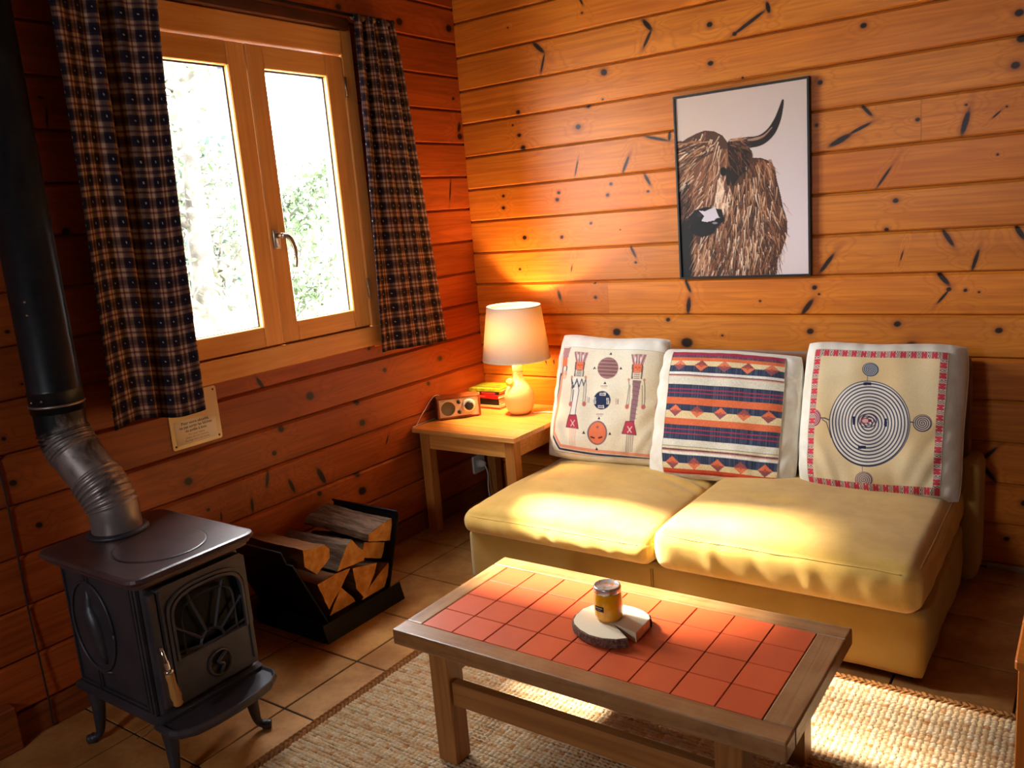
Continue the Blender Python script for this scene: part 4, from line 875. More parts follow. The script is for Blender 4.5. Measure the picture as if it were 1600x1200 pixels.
def cushion(x0, x1, z0, z1, seed, crown, name='seat_cushion'):
    y0, y1 = -0.945, -0.10
    def fn(q, nm_):
        for i in range(len(q)):
            u, v, w_ = nm_[i]; p = q[i]
            if w_ > -.99 and w_ > 0:
                q[i, 2] += crown * (1 - abs(u) ** 3.5) * (1 - abs(v) ** 4) * w_
            q[i, 2] += .006 * nz((p[0], p[1], seed), 4.0) * (1 if w_ > 0 else .0)
            # pleats hanging from the front seam, slanting
            if v < -.96:
                ph = (p[0] + .35 * (p[2] - z1)) * 62 + 3 * nz((p[0], p[2], seed), 9.0)
                fade = max(0, 1 - abs(w_) ** 6)
                q[i, 1] -= .014 * (1 - w_ * w_) * (1 - abs(u) ** 8) - .0032 * math.sin(ph) * fade * (0.4 + .6 * (1 - w_) * .5)
            if abs(u) > .96:
                q[i, 0] += math.copysign(.010 * (1 - w_ * w_) * (1 - abs(v) ** 6), u) + .0015 * math.sin(p[1] * 40 + seed) * (1 - w_ * w_)
            # soft tucks of cloth on top near the inner rear corner
            if w_ > .9 and seed < 2:
                d = math.hypot((u - .80) * 1.0, (v - .25) * 1.5)
                q[i, 2] += .007 * math.sin(11 * (v + .25 * u) * 3.1) * math.exp(-(d / .34) ** 2)
            if w_ > .9 and seed >= 2:
                q[i, 2] -= .010 * math.exp(-(((u + .25) / .22) ** 2 + ((v + .22) / .10) ** 2))
        return q
    vf = softbox(x0, x1, y0, y1, z0, z1, .045, (150, 84, 22), fn)
    c = mesh(name, vf, sf1, sofa, True)
    # piping along the upper front and side edges
    V = vf[0]
    def snap(path):
        out = []
        for (x, y, z_) in path:
            d = (V[:, 0] - x) ** 2 + (V[:, 1] - y) ** 2 + (V[:, 2] - z_) ** 2
            k = int(np.argmin(d)); out.append(V[k])
        o2 = [np.mean(out[max(0, i - 2):i + 3], axis=0) for i in range(len(out))]
        return o2
    zt = z1 - .010; ins = .012
    front = [(x, y0 + .004, zt - .004) for x in np.linspace(x0 + .03, x1 - .03, 46)]
    side = [(x1 - .004, y, zt) for y in np.linspace(y0 + .03, y1 - .05, 30)]
    sidel = [(x0 + .004, y, zt) for y in np.linspace(y0 + .03, y1 - .05, 30)]
    mesh('piping', cat_([tube(snap(front), .0022, 6), tube(snap(side), .0022, 6), tube(snap(sidel), .0022, 6)]), sf1, c, True)
    return c
cushion(0.553, 1.330, 0.214, 0.305, 1.0, .045)
cushion(1.332, 2.112, 0.214, 0.355, 2.0, .022)

# ------------------------------------------------------------------ painting helpers for flat prints (colour per vertex)
class Canvas:
    """colours on a grid; X,Y are coordinates in a sketching frame given by four corners TL,TR,BR,BL"""
    def __init__(s, nu, nv, corners, bg):
        u = np.linspace(0, 1, nu)[:, None]; v = np.linspace(0, 1, nv)[None, :]
        TL, TR, BR, BL = [np.array(c, float) for c in corners]
        P = (1 - u[..., None]) * (1 - v[..., None]) * TL + u[..., None] * (1 - v[..., None]) * TR + u[..., None] * v[..., None] * BR + (1 - u[..., None]) * v[..., None] * BL
        s.X, s.Y = P[..., 0], P[..., 1]; s.U, s.V = u + 0 * v, v + 0 * u; s.nu, s.nv = nu, nv
        s.c = np.zeros((nu, nv, 3)); s.c[:] = lin(bg); s.TL, s.TR, s.BR, s.BL = TL, TR, BR, BL
        s.px = np.linalg.norm(TR - TL) / nu
    def put(s, mask, col, a=1.0):
        mk = np.clip(mask, 0, 1)[..., None] * a; s.c = s.c * (1 - mk) + lin(col) * mk
    def ell(s, x, y, rx, ry, col, a=1.0, ring=None):
        d = np.hypot((s.X - x) / rx, (s.Y - y) / ry); r = min(rx, ry)
        if ring: mk = 1 - np.clip((np.abs(d - 1) * r - ring) / s.px + .5, 0, 1)
        else: mk = 1 - np.clip((d - 1) * r / s.px + .5, 0, 1)
        s.put(mk, col, a)
    def line(s, pts, w_, col, a=1.0):
        best = np.full(s.X.shape, 1e9)
        for (x0, y0), (x1, y1) in zip(pts[:-1], pts[1:]):
            dx_, dy_ = x1 - x0, y1 - y0; L = dx_ * dx_ + dy_ * dy_ + 1e-9
            t = np.clip(((s.X - x0) * dx_ + (s.Y - y0) * dy_) / L, 0, 1)
            best = np.minimum(best, np.hypot(s.X - x0 - t * dx_, s.Y - y0 - t * dy_))
        s.put(1 - np.clip((best - w_ / 2) / s.px + .5, 0, 1), col, a)
    def poly(s, pts, col, a=1.0):
        ins = np.zeros(s.X.shape, bool); n = len(pts)
        for i in range(n):
            x0, y0 = pts[i]; x1, y1 = pts[(i + 1) % n]
            if y0 == y1: continue
            c = ((y0 > s.Y) != (y1 > s.Y)) & (s.X < (x1 - x0) * (s.Y - y0) / (y1 - y0) + x0); ins ^= c
        s.put(ins.astype(float), col, a)
    def inv(s, x, y):   # approximate inverse by linear solve
        e1 = s.TR - s.TL; e2 = s.BL - s.TL; d = np.array([x, y]) - s.TL; M_ = np.array([e1, e2]).T
        return np.linalg.solve(M_, d)
    def stroke(s, pts, w_, col, a):
        # fast small brush: work in a window of the grid
        xs = [p[0] for p in pts]; ys = [p[1] for p in pts]
        cs = np.array([s.inv(x, y) for x, y in ((min(xs), min(ys)), (max(xs), max(ys)), (min(xs), max(ys)), (max(xs), min(ys)))])
        m_ = w_ / s.px + 2 + 3
        i0, i1 = int(max(cs[:, 0].min() * s.nu - m_, 0)), int(min(cs[:, 0].max() * s.nu + m_, s.nu)); j0, j1 = int(max(cs[:, 1].min() * s.nv - m_, 0)), int(min(cs[:, 1].max() * s.nv + m_, s.nv))
        if i1 <= i0 or j1 <= j0: return
        X, Y = s.X[i0:i1, j0:j1], s.Y[i0:i1, j0:j1]; mk = np.zeros(X.shape); n = len(pts) - 1
        for k in range(n):
            (x0, y0), (x1, y1) = pts[k], pts[k + 1]; dx_, dy_ = x1 - x0, y1 - y0; L = dx_ * dx_ + dy_ * dy_ + 1e-9
            t = np.clip(((X - x0) * dx_ + (Y - y0) * dy_) / L, 0, 1); ww_ = w_ * (1 - .8 * (k + t) / n)
            mk = np.maximum(mk, 1 - np.clip((np.hypot(X - x0 - t * dx_, Y - y0 - t * dy_) - ww_ / 2) / s.px + .5, 0, 1))
        mk = (mk * a)[..., None]; s.c[i0:i1, j0:j1] = s.c[i0:i1, j0:j1] * (1 - mk) + lin(col) * mk
    def weave(s, amp, sx=1, sy=1):
        s.c *= (1 + amp * rng.standard_normal((s.nu, s.nv)))[..., None]; s.c = np.clip(s.c, 0, 1)
    def cols(s): return s.c.reshape(-1, 3)

# ------------------------------------------------------------------ throw pillows
linen = NT('white_linen'); P = linen.pos(); n1 = linen.noise(P, 12.0, 4.0, .6); n2 = linen.noise(P, 900.0, 2.0)
linen.bump(linen.math('ADD', n2, linen.math('MULTIPLY', n1, 2.0)), .25, .0015)
linen = linen.set(linen.mix(linen.mapr(n1, .3, .7), L4(240, 234, 222), L4(224, 214, 196)), .9, spec=.15, sheen=.1)
printm = colmat('printed_cotton', .9, 700.0, .2, spec=.12)
def pillow(label, TL, TR, BR, BL, T, seed, panel, canvas, puff=(4, 4), sag=0.0, edge=None):
    c3 = [np.array(p, float) for p in (TL, TR, BR, BL)]
    nrm = np.cross(c3[1] - c3[0], c3[3] - c3[0]); nrm /= np.linalg.norm(nrm)
    if nrm[1] > 0: nrm = -nrm
    cen = sum(c3) / 4
    def surf(u, v, side, offs=0.0):
        U, V = u, v
        # rounded outline: pull the corners in, let edges wander
        uu, vv = 2 * U - 1, 2 * V - 1
        k = 0.035
        uu2 = uu * (1 - k * vv ** 6) ; vv2 = vv * (1 - k * uu ** 6)
        uu2 = uu2 + .010 * np.sin(3 * vv + seed) * uu ** 2; vv2 = vv2 + (.012 * np.sin(4 * uu + 2 * seed) + sag * (1 - uu ** 2) * (vv < 0)) * vv ** 2
        U2, V2 = (uu2 + 1) / 2, (vv2 + 1) / 2
        P = ((1 - U2) * (1 - V2))[..., None] * c3[0] + (U2 * (1 - V2))[..., None] * c3[1] + (U2 * V2)[..., None] * c3[2] + ((1 - U2) * V2)[..., None] * c3[3]
        f = np.sqrt(np.clip((1 - np.abs(uu) ** puff[0]) * (1 - np.abs(vv) ** puff[1]), 0, 1))
        cr = .0035 * np.sin(9 * uu + 5 * vv + seed) * np.sin(7 * vv - 3 * uu + 2 * seed) + .0022 * np.sin(21 * uu * vv + 13 * uu + seed) * np.abs(uu) + .0025 * np.sin(26 * uu + 4 * np.sin(5 * vv)) * np.exp(-((1 - np.abs(vv)) / .15) ** 2) + .0025 * np.sin(24 * vv + 4 * np.sin(4 * uu)) * np.exp(-((1 - np.abs(uu)) / .15) ** 2)
        t = side * (T / 2 * f + cr * f ** .5 + offs * f ** .3)
        return P + t[..., None] * nrm
    n = 84; s_ = (1 - np.cos(np.linspace(0, PI, n))) / 2
    u = s_[:, None] + 0 * s_[None, :]; v = s_[None, :] + 0 * s_[:, None]
    A = surf(u, v, 1.0).reshape(-1, 3); B = surf(u, v, -1.0).reshape(-1, 3)
    F = gridf(n, n); F2 = [tuple(i + n * n for i in q[::-1]) for q in F]
    t = thing('throw_pillow', label, 'pillow', tuple(cen - np.array([0, 0, .2])), 'printed throw pillows on the sofa')
    # weld the two halves along the rim
    mp = {}; rimidx = [i * n + j for i in range(n) for j in range(n) if i in (0, n - 1) or j in (0, n - 1)]
    for i in rimidx: mp[i + n * n] = i
    F2 = [tuple(mp.get(i, i) for i in q) for q in F2]
    V_ = np.vstack([A, B])
    me_used = sorted(set(i for q in F + F2 for i in q)); rem = {o_: k for k, o_ in enumerate(me_used)}
    mesh('cover', (V_[me_used], [tuple(rem[i] for i in q) for q in F + F2]), linen, t, True)
    u0, u1, v0, v1 = panel
    nu, nv = canvas.nu, canvas.nv
    U = (u0 + (u1 - u0) * np.linspace(0, 1, nu))[:, None] + np.zeros((1, nv)); V = (v0 + (v1 - v0) * np.linspace(0, 1, nv))[None, :] + np.zeros((nu, 1))
    pv = surf(U, V, 1.0, .0032).reshape(-1, 3)
    mesh('printed_panel', (pv, [q for q in gridf(nu, nv)]), printm, t, True, canvas.cols())
    sm = []
    for (pu, pvv) in (((u0, u1), (v0, v0)), ((u0, u1), (v1, v1)), ((u0, u0), (v0, v1)), ((u1, u1), (v0, v1))):
        a = np.linspace(0, 1, 40); q = surf((pu[0] + (pu[1] - pu[0]) * a)[:, None], (pvv[0] + (pvv[1] - pvv[0]) * a)[:, None], 1.0, .0030)[:, 0]
        sm.append(tube([tuple(x) for x in q], .0011, 5))
    mesh('panel_seam', cat_(sm), plain('seam_cotton', (190, 172, 146), .9), t, True)
    # welt along the rim
    a = np.linspace(0, 1, 60); rimp = [surf(a[:, None], 0 * a[:, None], 0.0)[:, 0], surf(0 * a[:, None] + 1, a[:, None], 0.0)[:, 0], surf(a[::-1][:, None], 0 * a[:, None] + 1, 0.0)[:, 0], surf(0 * a[:, None], a[::-1][:, None], 0.0)[:, 0]]
    pts_ = np.vstack(rimp)
    mesh('rim_seam', tube([tuple(x) for x in pts_], .0022, 6), linen, t, True)
    return t

N_ = 210
# left: woven figures
C1 = Canvas(N_, N_, [(158, 205), (990, 235), (962, 1112), (95, 1050)], (236, 224, 200))
C1.put(np.clip(.5 + .5 * np.sin(C1.U * 7 + C1.V * 3), 0, 1) * C1.U, (222, 196, 150), .6)
OR, NV, PK, GP, RD = (228, 122, 84), (44, 54, 84), (206, 130, 116), (140, 104, 104), (190, 66, 80)
# frame: orange and navy lines with a cut corner
C1.line([(165, 430), (135, 700), (110, 905), (175, 1010), (940, 1085), (950, 700), (975, 470)], 24, (232, 150, 120))
C1.line([(150, 430), (118, 700), (92, 915), (165, 1035), (955, 1112), (975, 700), (990, 470)], 16, NV)
C1.line([(158, 430), (126, 700), (101, 910), (170, 1022), (948, 1098)], 4, (220, 200, 170))
def figure(C, x, y, body, slim):
    top = (140, 60, 90)
    C.poly([(x - 55, y - 75), (x + 62, y - 75), (x + 42, y + 8), (x - 38, y + 8)], (168, 92, 108), .75)
    for k in range(-3, 4): C.line([(x + k * 9, y + 5), (x + k * 17, y - 72)], 4, top if k % 2 else (236, 220, 206))
    for k in (-1, 1): C.ell(x + k * 20, y - 32, 6, 22, (240, 226, 214))
    C.poly([(x - 42, y + 8), (x + 40, y + 8), (x + 38, y + 75), (x - 38, y + 75)], OR)
    C.poly([(x - 44, y + 8), (x - 32, y + 8), (x - 30, y + 130), (x - 44, y + 130)], (70, 50, 66), .8); C.poly([(x + 30, y + 8), (x + 42, y + 8), (x + 38, y + 130), (x + 26, y + 130)], (70, 50, 66), .8)
    C.line([(x - 20, y + 35), (x - 8, y + 35)], 5, (120, 50, 44)); C.line([(x + 8, y + 35), (x + 20, y + 35)], 5, (120, 50, 44)); C.line([(x - 2, y + 40), (x + 2, y + 52)], 4, (200, 60, 50))
    for k in range(4): C.line([(x - 22, y + 80 + 15 * k), (x + 18, y + 80 + 15 * k)], 7, NV if slim else GP)
    # torso
    if slim:
        C.poly([(x - 48, y + 140), (x + 38, y + 140), (x + 8, y + 240), (x - 12, y + 440), (x - 60, y + 440), (x - 38, y + 240)], (236, 228, 216))
        C.line([(x - 66, y + 140), (x - 40, y + 220), (x - 15, y + 150), (x + 5, y + 215), (x + 25, y + 150), (x + 42, y + 205), (x + 60, y + 140)], 7, NV)
        C.line([(x - 66, y + 140), (x - 52, y + 230), (x - 10, y + 165), (x + 3, y + 235)], 6, NV)
        C.line([(x - 40, y + 240), (x - 62, y + 440)], 6, NV); C.line([(x + 5, y + 240), (x - 14, y + 440)], 6, NV)
    else:
        C.poly([(x - 30, y + 140), (x + 35, y + 140), (x + 20, y + 260), (x + 2, y + 480), (x - 42, y + 480), (x - 28, y + 260)], (150, 112, 116))
        for k in range(9): C.line([(x - 30, y + 150 + 36 * k), (x + 18, y + 160 + 36 * k)], 4, (104, 74, 88), .7)
    for sx, dx_ in ((-1, -62), (1, 56)):
        C.line([(x + dx_, y + 140), (x + dx_ + 6, y + 190), (x + dx_ * 1.15, y + 340)], 5, NV); C.line([(x + dx_ * .78, y + 180), (x + dx_ * .85, y + 340)], 4, NV)
        C.ell(x + dx_, y + 135, 10, 12, (206, 140, 110)); C.ell(x + dx_ * 1.05, y + 352, 16, 20, (200, 108, 96))
    yb = y + (440 if slim else 470); xb_ = x - 30
    C.poly([(xb_ - 38, yb), (xb_ + 25, yb), (xb_ + 48, yb + 108), (xb_ - 66, yb + 96)], RD); C.line([(xb_ - 38, yb), (xb_ + 25, yb), (xb_ + 48, yb + 108), (xb_ - 66, yb + 96), (xb_ - 38, yb)], 6, (90, 44, 66))
    C.line([(xb_ - 22, yb + 40), (xb_ + 10, yb + 88)], 5, (244, 226, 214)); C.line([(xb_ + 12, yb + 42), (xb_ - 20, yb + 88)], 5, (244, 226, 214))
    for d in (-24, -8, 8, 24): C.line([(xb_ + d, yb + 105), (xb_ + d - 4, yb + 240)], 7, (226, 170, 150) if slim else (116, 96, 104), .8)
figure(C1, 325, 325, None, True); figure(C1, 800, 340, None, False)
C1.poly([(160, 215), (230, 215), (215, 300), (162, 300)], (168, 92, 108), .8); C1.poly([(160, 300), (208, 300), (205, 370), (158, 370)], OR); C1.line([(165, 370), (160, 440)], 14, GP); C1.line([(202, 370), (200, 440)], 10, NV); C1.ell(188, 440, 24, 38, (236, 168, 130), .7)
C1.ell(562, 380, 84, 90, (150, 104, 104))
for k in range(11):
    yy = 305 + k * 15; hwid = 80 * math.sqrt(max(0, 1 - ((yy - 380) / 88) ** 2)); C1.line([(562 - hwid, yy), (562 + hwid, yy + 5)], 4, (92, 62, 84) if k % 2 else (206, 170, 150), .8)
C1.ell(530, 645, 72, 74, NV)
for (x_, y_, w_, h_) in ((535, 597, 26, 11), (470, 648, 10, 26), (580, 652, 10, 26), (525, 696, 26, 11)):
    C1.poly([(x_ - w_, y_ - h_), (x_ + w_, y_ - h_), (x_ + w_, y_ + h_), (x_ - w_, y_ + h_)], (222, 212, 196)); C1.poly([(x_ - w_ + 6, y_ - h_ + 5), (x_ + w_ - 6, y_ - h_ + 5), (x_ + w_ - 6, y_ + h_ - 5), (x_ - w_ + 6, y_ + h_ - 5)], (120, 124, 140))
C1.ell(506, 902, 84, 94, (120, 100, 108)); C1.ell(506, 902, 72, 84, (230, 122, 84)); C1.ell(506, 858, 11, 10, (150, 96, 84)); C1.line([(455, 935), (480, 942)], 12, (90, 36, 30)); C1.line([(520, 942), (545, 935)], 12, (90, 36, 30))
for (x_, y_) in ((576, 258), (452, 382), (665, 382), (546, 505), (513, 788), (393, 902), (612, 910), (496, 1024)): C1.poly([(x_ - 13, y_ + 10), (x_ + 13, y_ + 10), (x_, y_ - 14)], (70, 50, 60))
for (x_, y_) in ((540, 530), (518, 755)): C1.line([(x_ - 28, y_), (x_ + 28, y_)], 5, (120, 90, 100)); C1.line([(x_ - 20, y_ + 14), (x_ + 22, y_ + 14)], 4, (200, 140, 130))
for (x_, y_) in ((412, 645), (650, 655)): C1.line([(x_ - 6, y_ - 24), (x_ - 6, y_ + 20)], 5, (206, 140, 130)); C1.line([(x_ + 8, y_ - 20), (x_ + 8, y_ + 18)], 5, NV)
C1.weave(.05)
pillow('white throw pillow printed with tall woven figures, nearest the lamp', (0.567, -0.150, 0.838), (1.075, -0.150, 0.826), (1.090, -0.345, 0.350), (0.568, -0.345, 0.342), .125, 1.0, (.075, .985, .115, .955), C1, (5, 5), .03)
# middle: stripes
C2 = Canvas(230, 230, [(0, 0), (1, 0), (1, 1), (0, 1)], (228, 210, 176))
MG, NVb, ORb, CRM, WH, PL2 = (172, 58, 84), (44, 54, 82), (226, 116, 76), (230, 206, 160), (236, 230, 220), (110, 64, 84)
def stripe(v0, v1, col, rough_=0.0):
    ed = .003 * np.sin(60 * C2.U) * rough_
    C2.put(((C2.V >= v0 + ed) & (C2.V < v1 + ed)).astype(float), col)
for v0, v1, c in ((0, .03, MG), (.03, .05, PL2), (.05, .08, ORb), (.08, .13, CRM), (.125, .18, NVb), (.18, .205, WH), (.205, .213, PL2), (.213, .222, (222, 160, 130)), (.222, .285, (226, 218, 200)), (.285, .322, NVb), (.322, .329, MG), (.329, .352, NVb), (.352, .359, MG), (.359, .395, NVb), (.395, .452, ORb), (.452, .505, NVb), (.505, .565, CRM), (.565, .618, ORb), (.618, .650, NVb), (.650, .657, MG), (.657, .685, NVb), (.685, .692, MG), (.692, .735, NVb), (.735, .79, (228, 222, 206)), (.79, .794, (120, 110, 70)), (.794, .812, (230, 214, 180)), (.812, .823, PL2), (.823, .832, (220, 160, 130)), (.832, .855, WH), (.855, .918, NVb), (.918, .962, CRM), (.962, .985, (206, 84, 54)), (.985, 1.01, (190, 60, 44))): stripe(v0, v1, c)
for vc, ph in ((.122, 0), (.505, 0), (.918, 0)):
    for k, uc in enumerate((.095, .295, .50, .70, .90)):
        d = np.abs(C2.U - uc) / .062 + np.abs(C2.V - vc) / .048
        c_ = (228, 120, 84) if k % 2 == 0 else (156, 84, 84)
        C2.put((d < 1) & (C2.V < vc), c_ if vc != .122 or k % 2 else (230, 130, 96)); C2.put((d < 1) & (C2.V >= vc), (150, 88, 92) if k % 2 == 0 else (228, 124, 88))
        C2.put((d < .3), (200, 96, 70))
dk = (np.mean(C2.c, axis=2) < .12)
C2.c += (dk * .035 * np.abs(rng.standard_normal((230, 1))))[..., None]
C2.weave(.10)
pillow('striped throw pillow in navy and orange between the other two pillows', (1.022, -0.165, 0.795), (1.592, -0.160, 0.778), (1.620, -0.375, 0.340), (1.052, -0.375, 0.330), .115, 2.3, (.125, .905, .035, .975), C2, (4.5, 4.5), .015)
# right: labyrinth spiral
C3 = Canvas(340, 340, [(215, 98), (1103, 108), (1045, 1112), (150, 1000)], (238, 212, 166))
C3.put(np.clip(.5 + .5 * np.sin(C3.U * 5 - C3.V * 4 + 1) * np.sin(C3.V * 6 + C3.U * 2), 0, 1), (232, 212, 172), .8)
C3.put(np.clip(.35 + .6 * np.sin(C3.U * 9 + 3) * np.sin(C3.V * 8), 0, 1), (222, 180, 118), .5)
def spiral(cx, cy, rx, ry, turns, wd, col, bg):
    C3.ell(cx, cy, rx, ry, bg)
    d = np.hypot((C3.X - cx) / rx, (C3.Y - cy) / ry); th = (np.arctan2(C3.Y - cy, C3.X - cx) / (2 * PI)) % 1.0
    ph = (d * turns - th) % 1.0; gap = rx / turns
    mk = np.clip(1 - (np.minimum(ph, 1 - ph) * gap - wd / 2) / C3.px, 0, 1) * (d < 1.0); C3.put(mk, col)
    C3.ell(cx, cy, rx, ry, col, ring=wd / 2)
spiral(598, 608, 268, 288, 12.5, 6.0, (52, 56, 84), (236, 228, 218))
for r_ in (58, 40): C3.ell(590, 592, r_, r_ * .8, (90, 60, 84), ring=3)
C3.ell(575, 592, 26, 17, (226, 190, 180)); C3.ell(575, 592, 26, 17, (170, 60, 80), ring=3); C3.ell(605, 590, 12, 10, (130, 40, 60))
for (x_, y_) in ((588, 338), (498, 590), (708, 605), (552, 770)): C3.poly([(x_ - 26, y_ - 10), (x_ + 26, y_ - 10), (x_ + 26, y_ + 10), (x_ - 26, y_ + 10)] if y_ in (338, 770) else [(x_ - 10, y_ - 28), (x_ + 10, y_ - 28), (x_ + 10, y_ + 28), (x_ - 10, y_ + 28)], (44, 48, 80))
spiral(610, 238, 52, 46, 4.5, 5, (70, 84, 110), (214, 214, 212)); spiral(215, 566, 54, 56, 4.5, 5, (150, 70, 100), (220, 190, 176)); spiral(945, 610, 58, 58, 4.5, 5, (80, 66, 84), (226, 212, 192)); spiral(558, 980, 58, 48, 4.5, 5, (120, 90, 104), (220, 200, 176))
C3.line([(270, 570), (300, 572), (330, 585)], 8, (70, 70, 96)); C3.line([(280, 580), (310, 600), (340, 700)], 6, (70, 70, 96)); C3.line([(868, 602), (890, 606)], 8, (70, 70, 96)); C3.line([(590, 285), (588, 318)], 5, (110, 110, 126)); C3.line([(552, 898), (552, 934)], 5, (140, 120, 126))
bw = .052
for (mask, t) in (((C3.U < bw), C3.V), ((C3.U > 1 - bw), C3.V), ((C3.V < bw), C3.U), ((C3.V > 1 - bw), C3.U)):
    C3.put(mask.astype(float), (232, 206, 186)); ph = (t * 13.5) % 1.0
    acr_ = np.where((C3.U < bw), C3.U / bw, np.where(C3.U > 1 - bw, (1 - C3.U) / bw, np.where(C3.V < bw, C3.V / bw, (1 - C3.V) / bw)))
    C3.put(mask * ((ph < .56) & (np.abs(acr_ - .5) < .47)), (208, 72, 84)); C3.put(mask * ((ph > .60) & (ph < .96) & (((acr_ * 4).astype(int) + (ph * 12).astype(int)) % 2 == 0)), (92, 72, 84))
    C3.put(mask * ((ph > .24) & (ph < .30) & (np.abs(acr_ - .5) > .25)), (232, 200, 190))
C3.weave(.045)
pillow('cream throw pillow with a round labyrinth spiral, at the right end of the sofa', (1.598, -0.150, 0.824), (2.118, -0.150, 0.822), (2.128, -0.350, 0.345), (1.622, -0.365, 0.338), .150, 4.1, (.085, .900, .075, .975), C3, (6, 6), 0.0)

# ------------------------------------------------------------------ framed picture of a long-haired cow
pic = thing('framed_picture', 'black framed photograph of a shaggy long-horned cow on the plank wall', 'picture', (1.315, -0.012, 1.05))
fx0, fx1, fz0, fz1 = 1.058, 1.578, 1.050, 1.757; fb = 0.0085
blk = plain('black_frame', (18, 16, 16), .4)
mesh('frame', cat_([box(fx0, fx0 + fb, -.024, -.0015, fz0, fz1, .001), box(fx1 - fb, fx1, -.024, -.0015, fz0, fz1, .001), box(fx0 + fb, fx1 - fb, -.024, -.0015, fz0, fz0 + fb, .001), box(fx0 + fb, fx1 - fb, -.024, -.0015, fz1 - fb, fz1, .001)]), blk, pic)
mesh('backing', box(fx0 + fb, fx1 - fb, -.016, -.004, fz0 + fb, fz1 - fb), blk, pic)
CW, CH = 270, 360
K = Canvas(CW, CH, [(90, 185), (772, 92), (775, 1116), (108, 1122)], (214, 196, 188))
K.put(np.clip(1 - np.hypot(K.U - .95, K.V - .75), 0, 1), (228, 216, 222), .9); K.put(np.clip(.5 - K.V, 0, 1), (196, 178, 170), .6)
body = [(90, 425), (150, 385), (200, 362), (250, 345), (300, 350), (345, 372), (372, 410), (400, 405), (470, 425), (498, 455), (500, 490), (545, 492), (590, 510), (612, 545), (620, 600), (640, 690), (652, 760), (672, 830), (670, 900), (648, 975), (622, 1040), (612, 1130), (90, 1130)]
K.poly(body, (92, 62, 46))
K.poly([(90, 600), (150, 620), (190, 720), (165, 780), (175, 900), (180, 1130), (90, 1130)], (36, 26, 26))
K.poly([(380, 420), (490, 450), (485, 540), (430, 590), (395, 640), (370, 560), (360, 480)], (44, 30, 26))
def hair(n, region, direc, cols_, Lr, wr, seed, a=.85):
    r = random.Random(seed)
    for _ in range(n):
        x, y = region(r); L = r.uniform(*Lr); th = direc(x, y, r); pts_ = [(x, y)]; cv = r.uniform(-.35, .35)
        for k in range(5):
            th += cv * .18 + r.uniform(-.08, .08); x += math.cos(th) * L / 5; y += math.sin(th) * L / 5; pts_.append((x, y))
        K.stroke(pts_, r.uniform(*wr), r.choice(cols_), a)
def rect(x0, y0, x1, y1):
    return lambda r: (r.uniform(x0, x1), r.uniform(y0, y1))
def inside(pl_, bx):
    def f(r):
        for _ in range(60):
            x, y = r.uniform(bx[0], bx[2]), r.uniform(bx[1], bx[3]); ins = False; n = len(pl_)
            for i in range(n):
                a, b = pl_[i], pl_[(i + 1) % n]
                if (a[1] > y) != (b[1] > y) and x < (b[0] - a[0]) * (y - a[1]) / (b[1] - a[1]) + a[0]: ins = not ins
            if ins: return x, y
        return bx[0], bx[1]
    return f
TAN, LT, BR_, DK, MID = (206, 160, 124), (240, 214, 190), (128, 80, 54), (48, 32, 28), (166, 116, 84)
bodyreg = [(400, 640), (500, 490), (590, 512), (640, 690), (670, 860), (640, 980), (610, 1120), (180, 1120), (190, 900), (330, 830), (385, 700)]
hair(620, inside(bodyreg, (180, 490, 670, 1120)), lambda x, y, r: 1.75 - (x - 400) / 700 + r.uniform(-.25, .25), [TAN, MID, BR_, DK, BR_, MID, LT], (50, 110), (4, 8), 1)
hair(160, inside([(395, 660), (500, 560), (560, 640), (560, 900), (520, 1120), (380, 1120), (350, 900)], (350, 560, 560, 1120)), lambda x, y, r: 1.65 + r.uniform(-.2, .2), [LT, TAN, LT, MID, DK], (60, 120), (4, 8), 2)
hair(90, rect(545, 900, 640, 1060), lambda x, y, r: 1.7 + r.uniform(-.15, .15), [BR_, DK, DK, MID], (60, 110), (4, 8), 3)
hair(60, rect(520, 700, 660, 880), lambda x, y, r: 1.2 + r.uniform(-.3, .3), [MID, BR_, TAN, DK], (50, 90), (4, 8), 9)
hair(60, rect(280, 900, 380, 1060), lambda x, y, r: 1.7 + r.uniform(-.15, .15), [DK, DK, BR_, MID], (50, 90), (4, 8), 12)
hair(70, rect(180, 930, 270, 1100), lambda x, y, r: 1.7 + r.uniform(-.2, .2), [TAN, LT, MID, BR_], (40, 90), (4, 8), 4)
# face and forelock
K.poly([(185, 480), (370, 440), (385, 620), (380, 720), (345, 800), (200, 760), (160, 700)], (120, 82, 62))
hair(260, inside([(100, 430), (250, 350), (350, 380), (380, 480), (380, 640), (340, 760), (190, 740), (110, 600)], (100, 350, 380, 760)), lambda x, y, r: 1.9 + (300 - x) / 330 + r.uniform(-.25, .25), [TAN, MID, BR_, DK, LT, MID], (60, 130), (3, 7), 5)
hair(120, rect(110, 400, 300, 470), lambda x, y, r: 2.85 - (y - 400) / 240 + r.uniform(-.2, .2), [TAN, DK, LT, MID, BR_, DK], (90, 170), (4, 8), 6)
hair(60, inside([(320, 590), (385, 640), (380, 720), (340, 780), (300, 700)], (300, 590, 385, 780)), lambda x, y, r: 1.7 + r.uniform(-.2, .2), [LT, (248, 226, 204), TAN], (40, 80), (5, 9), 7)
hair(60, rect(370, 430, 480, 540), lambda x, y, r: 1.3 + r.uniform(-.6, .6), [DK, (70, 46, 36), BR_, DK], (40, 80), (4, 8), 8)
hair(26, rect(520, 495, 590, 530), lambda x, y, r: 1.2 + r.uniform(-.3, .3), [BR_, MID, TAN], (50, 90), (5, 8), 10)
hair(24, rect(110, 620, 180, 800), lambda x, y, r: 1.9 + r.uniform(-.2, .2), [DK, BR_, (30, 22, 22)], (60, 110), (4, 7), 11)
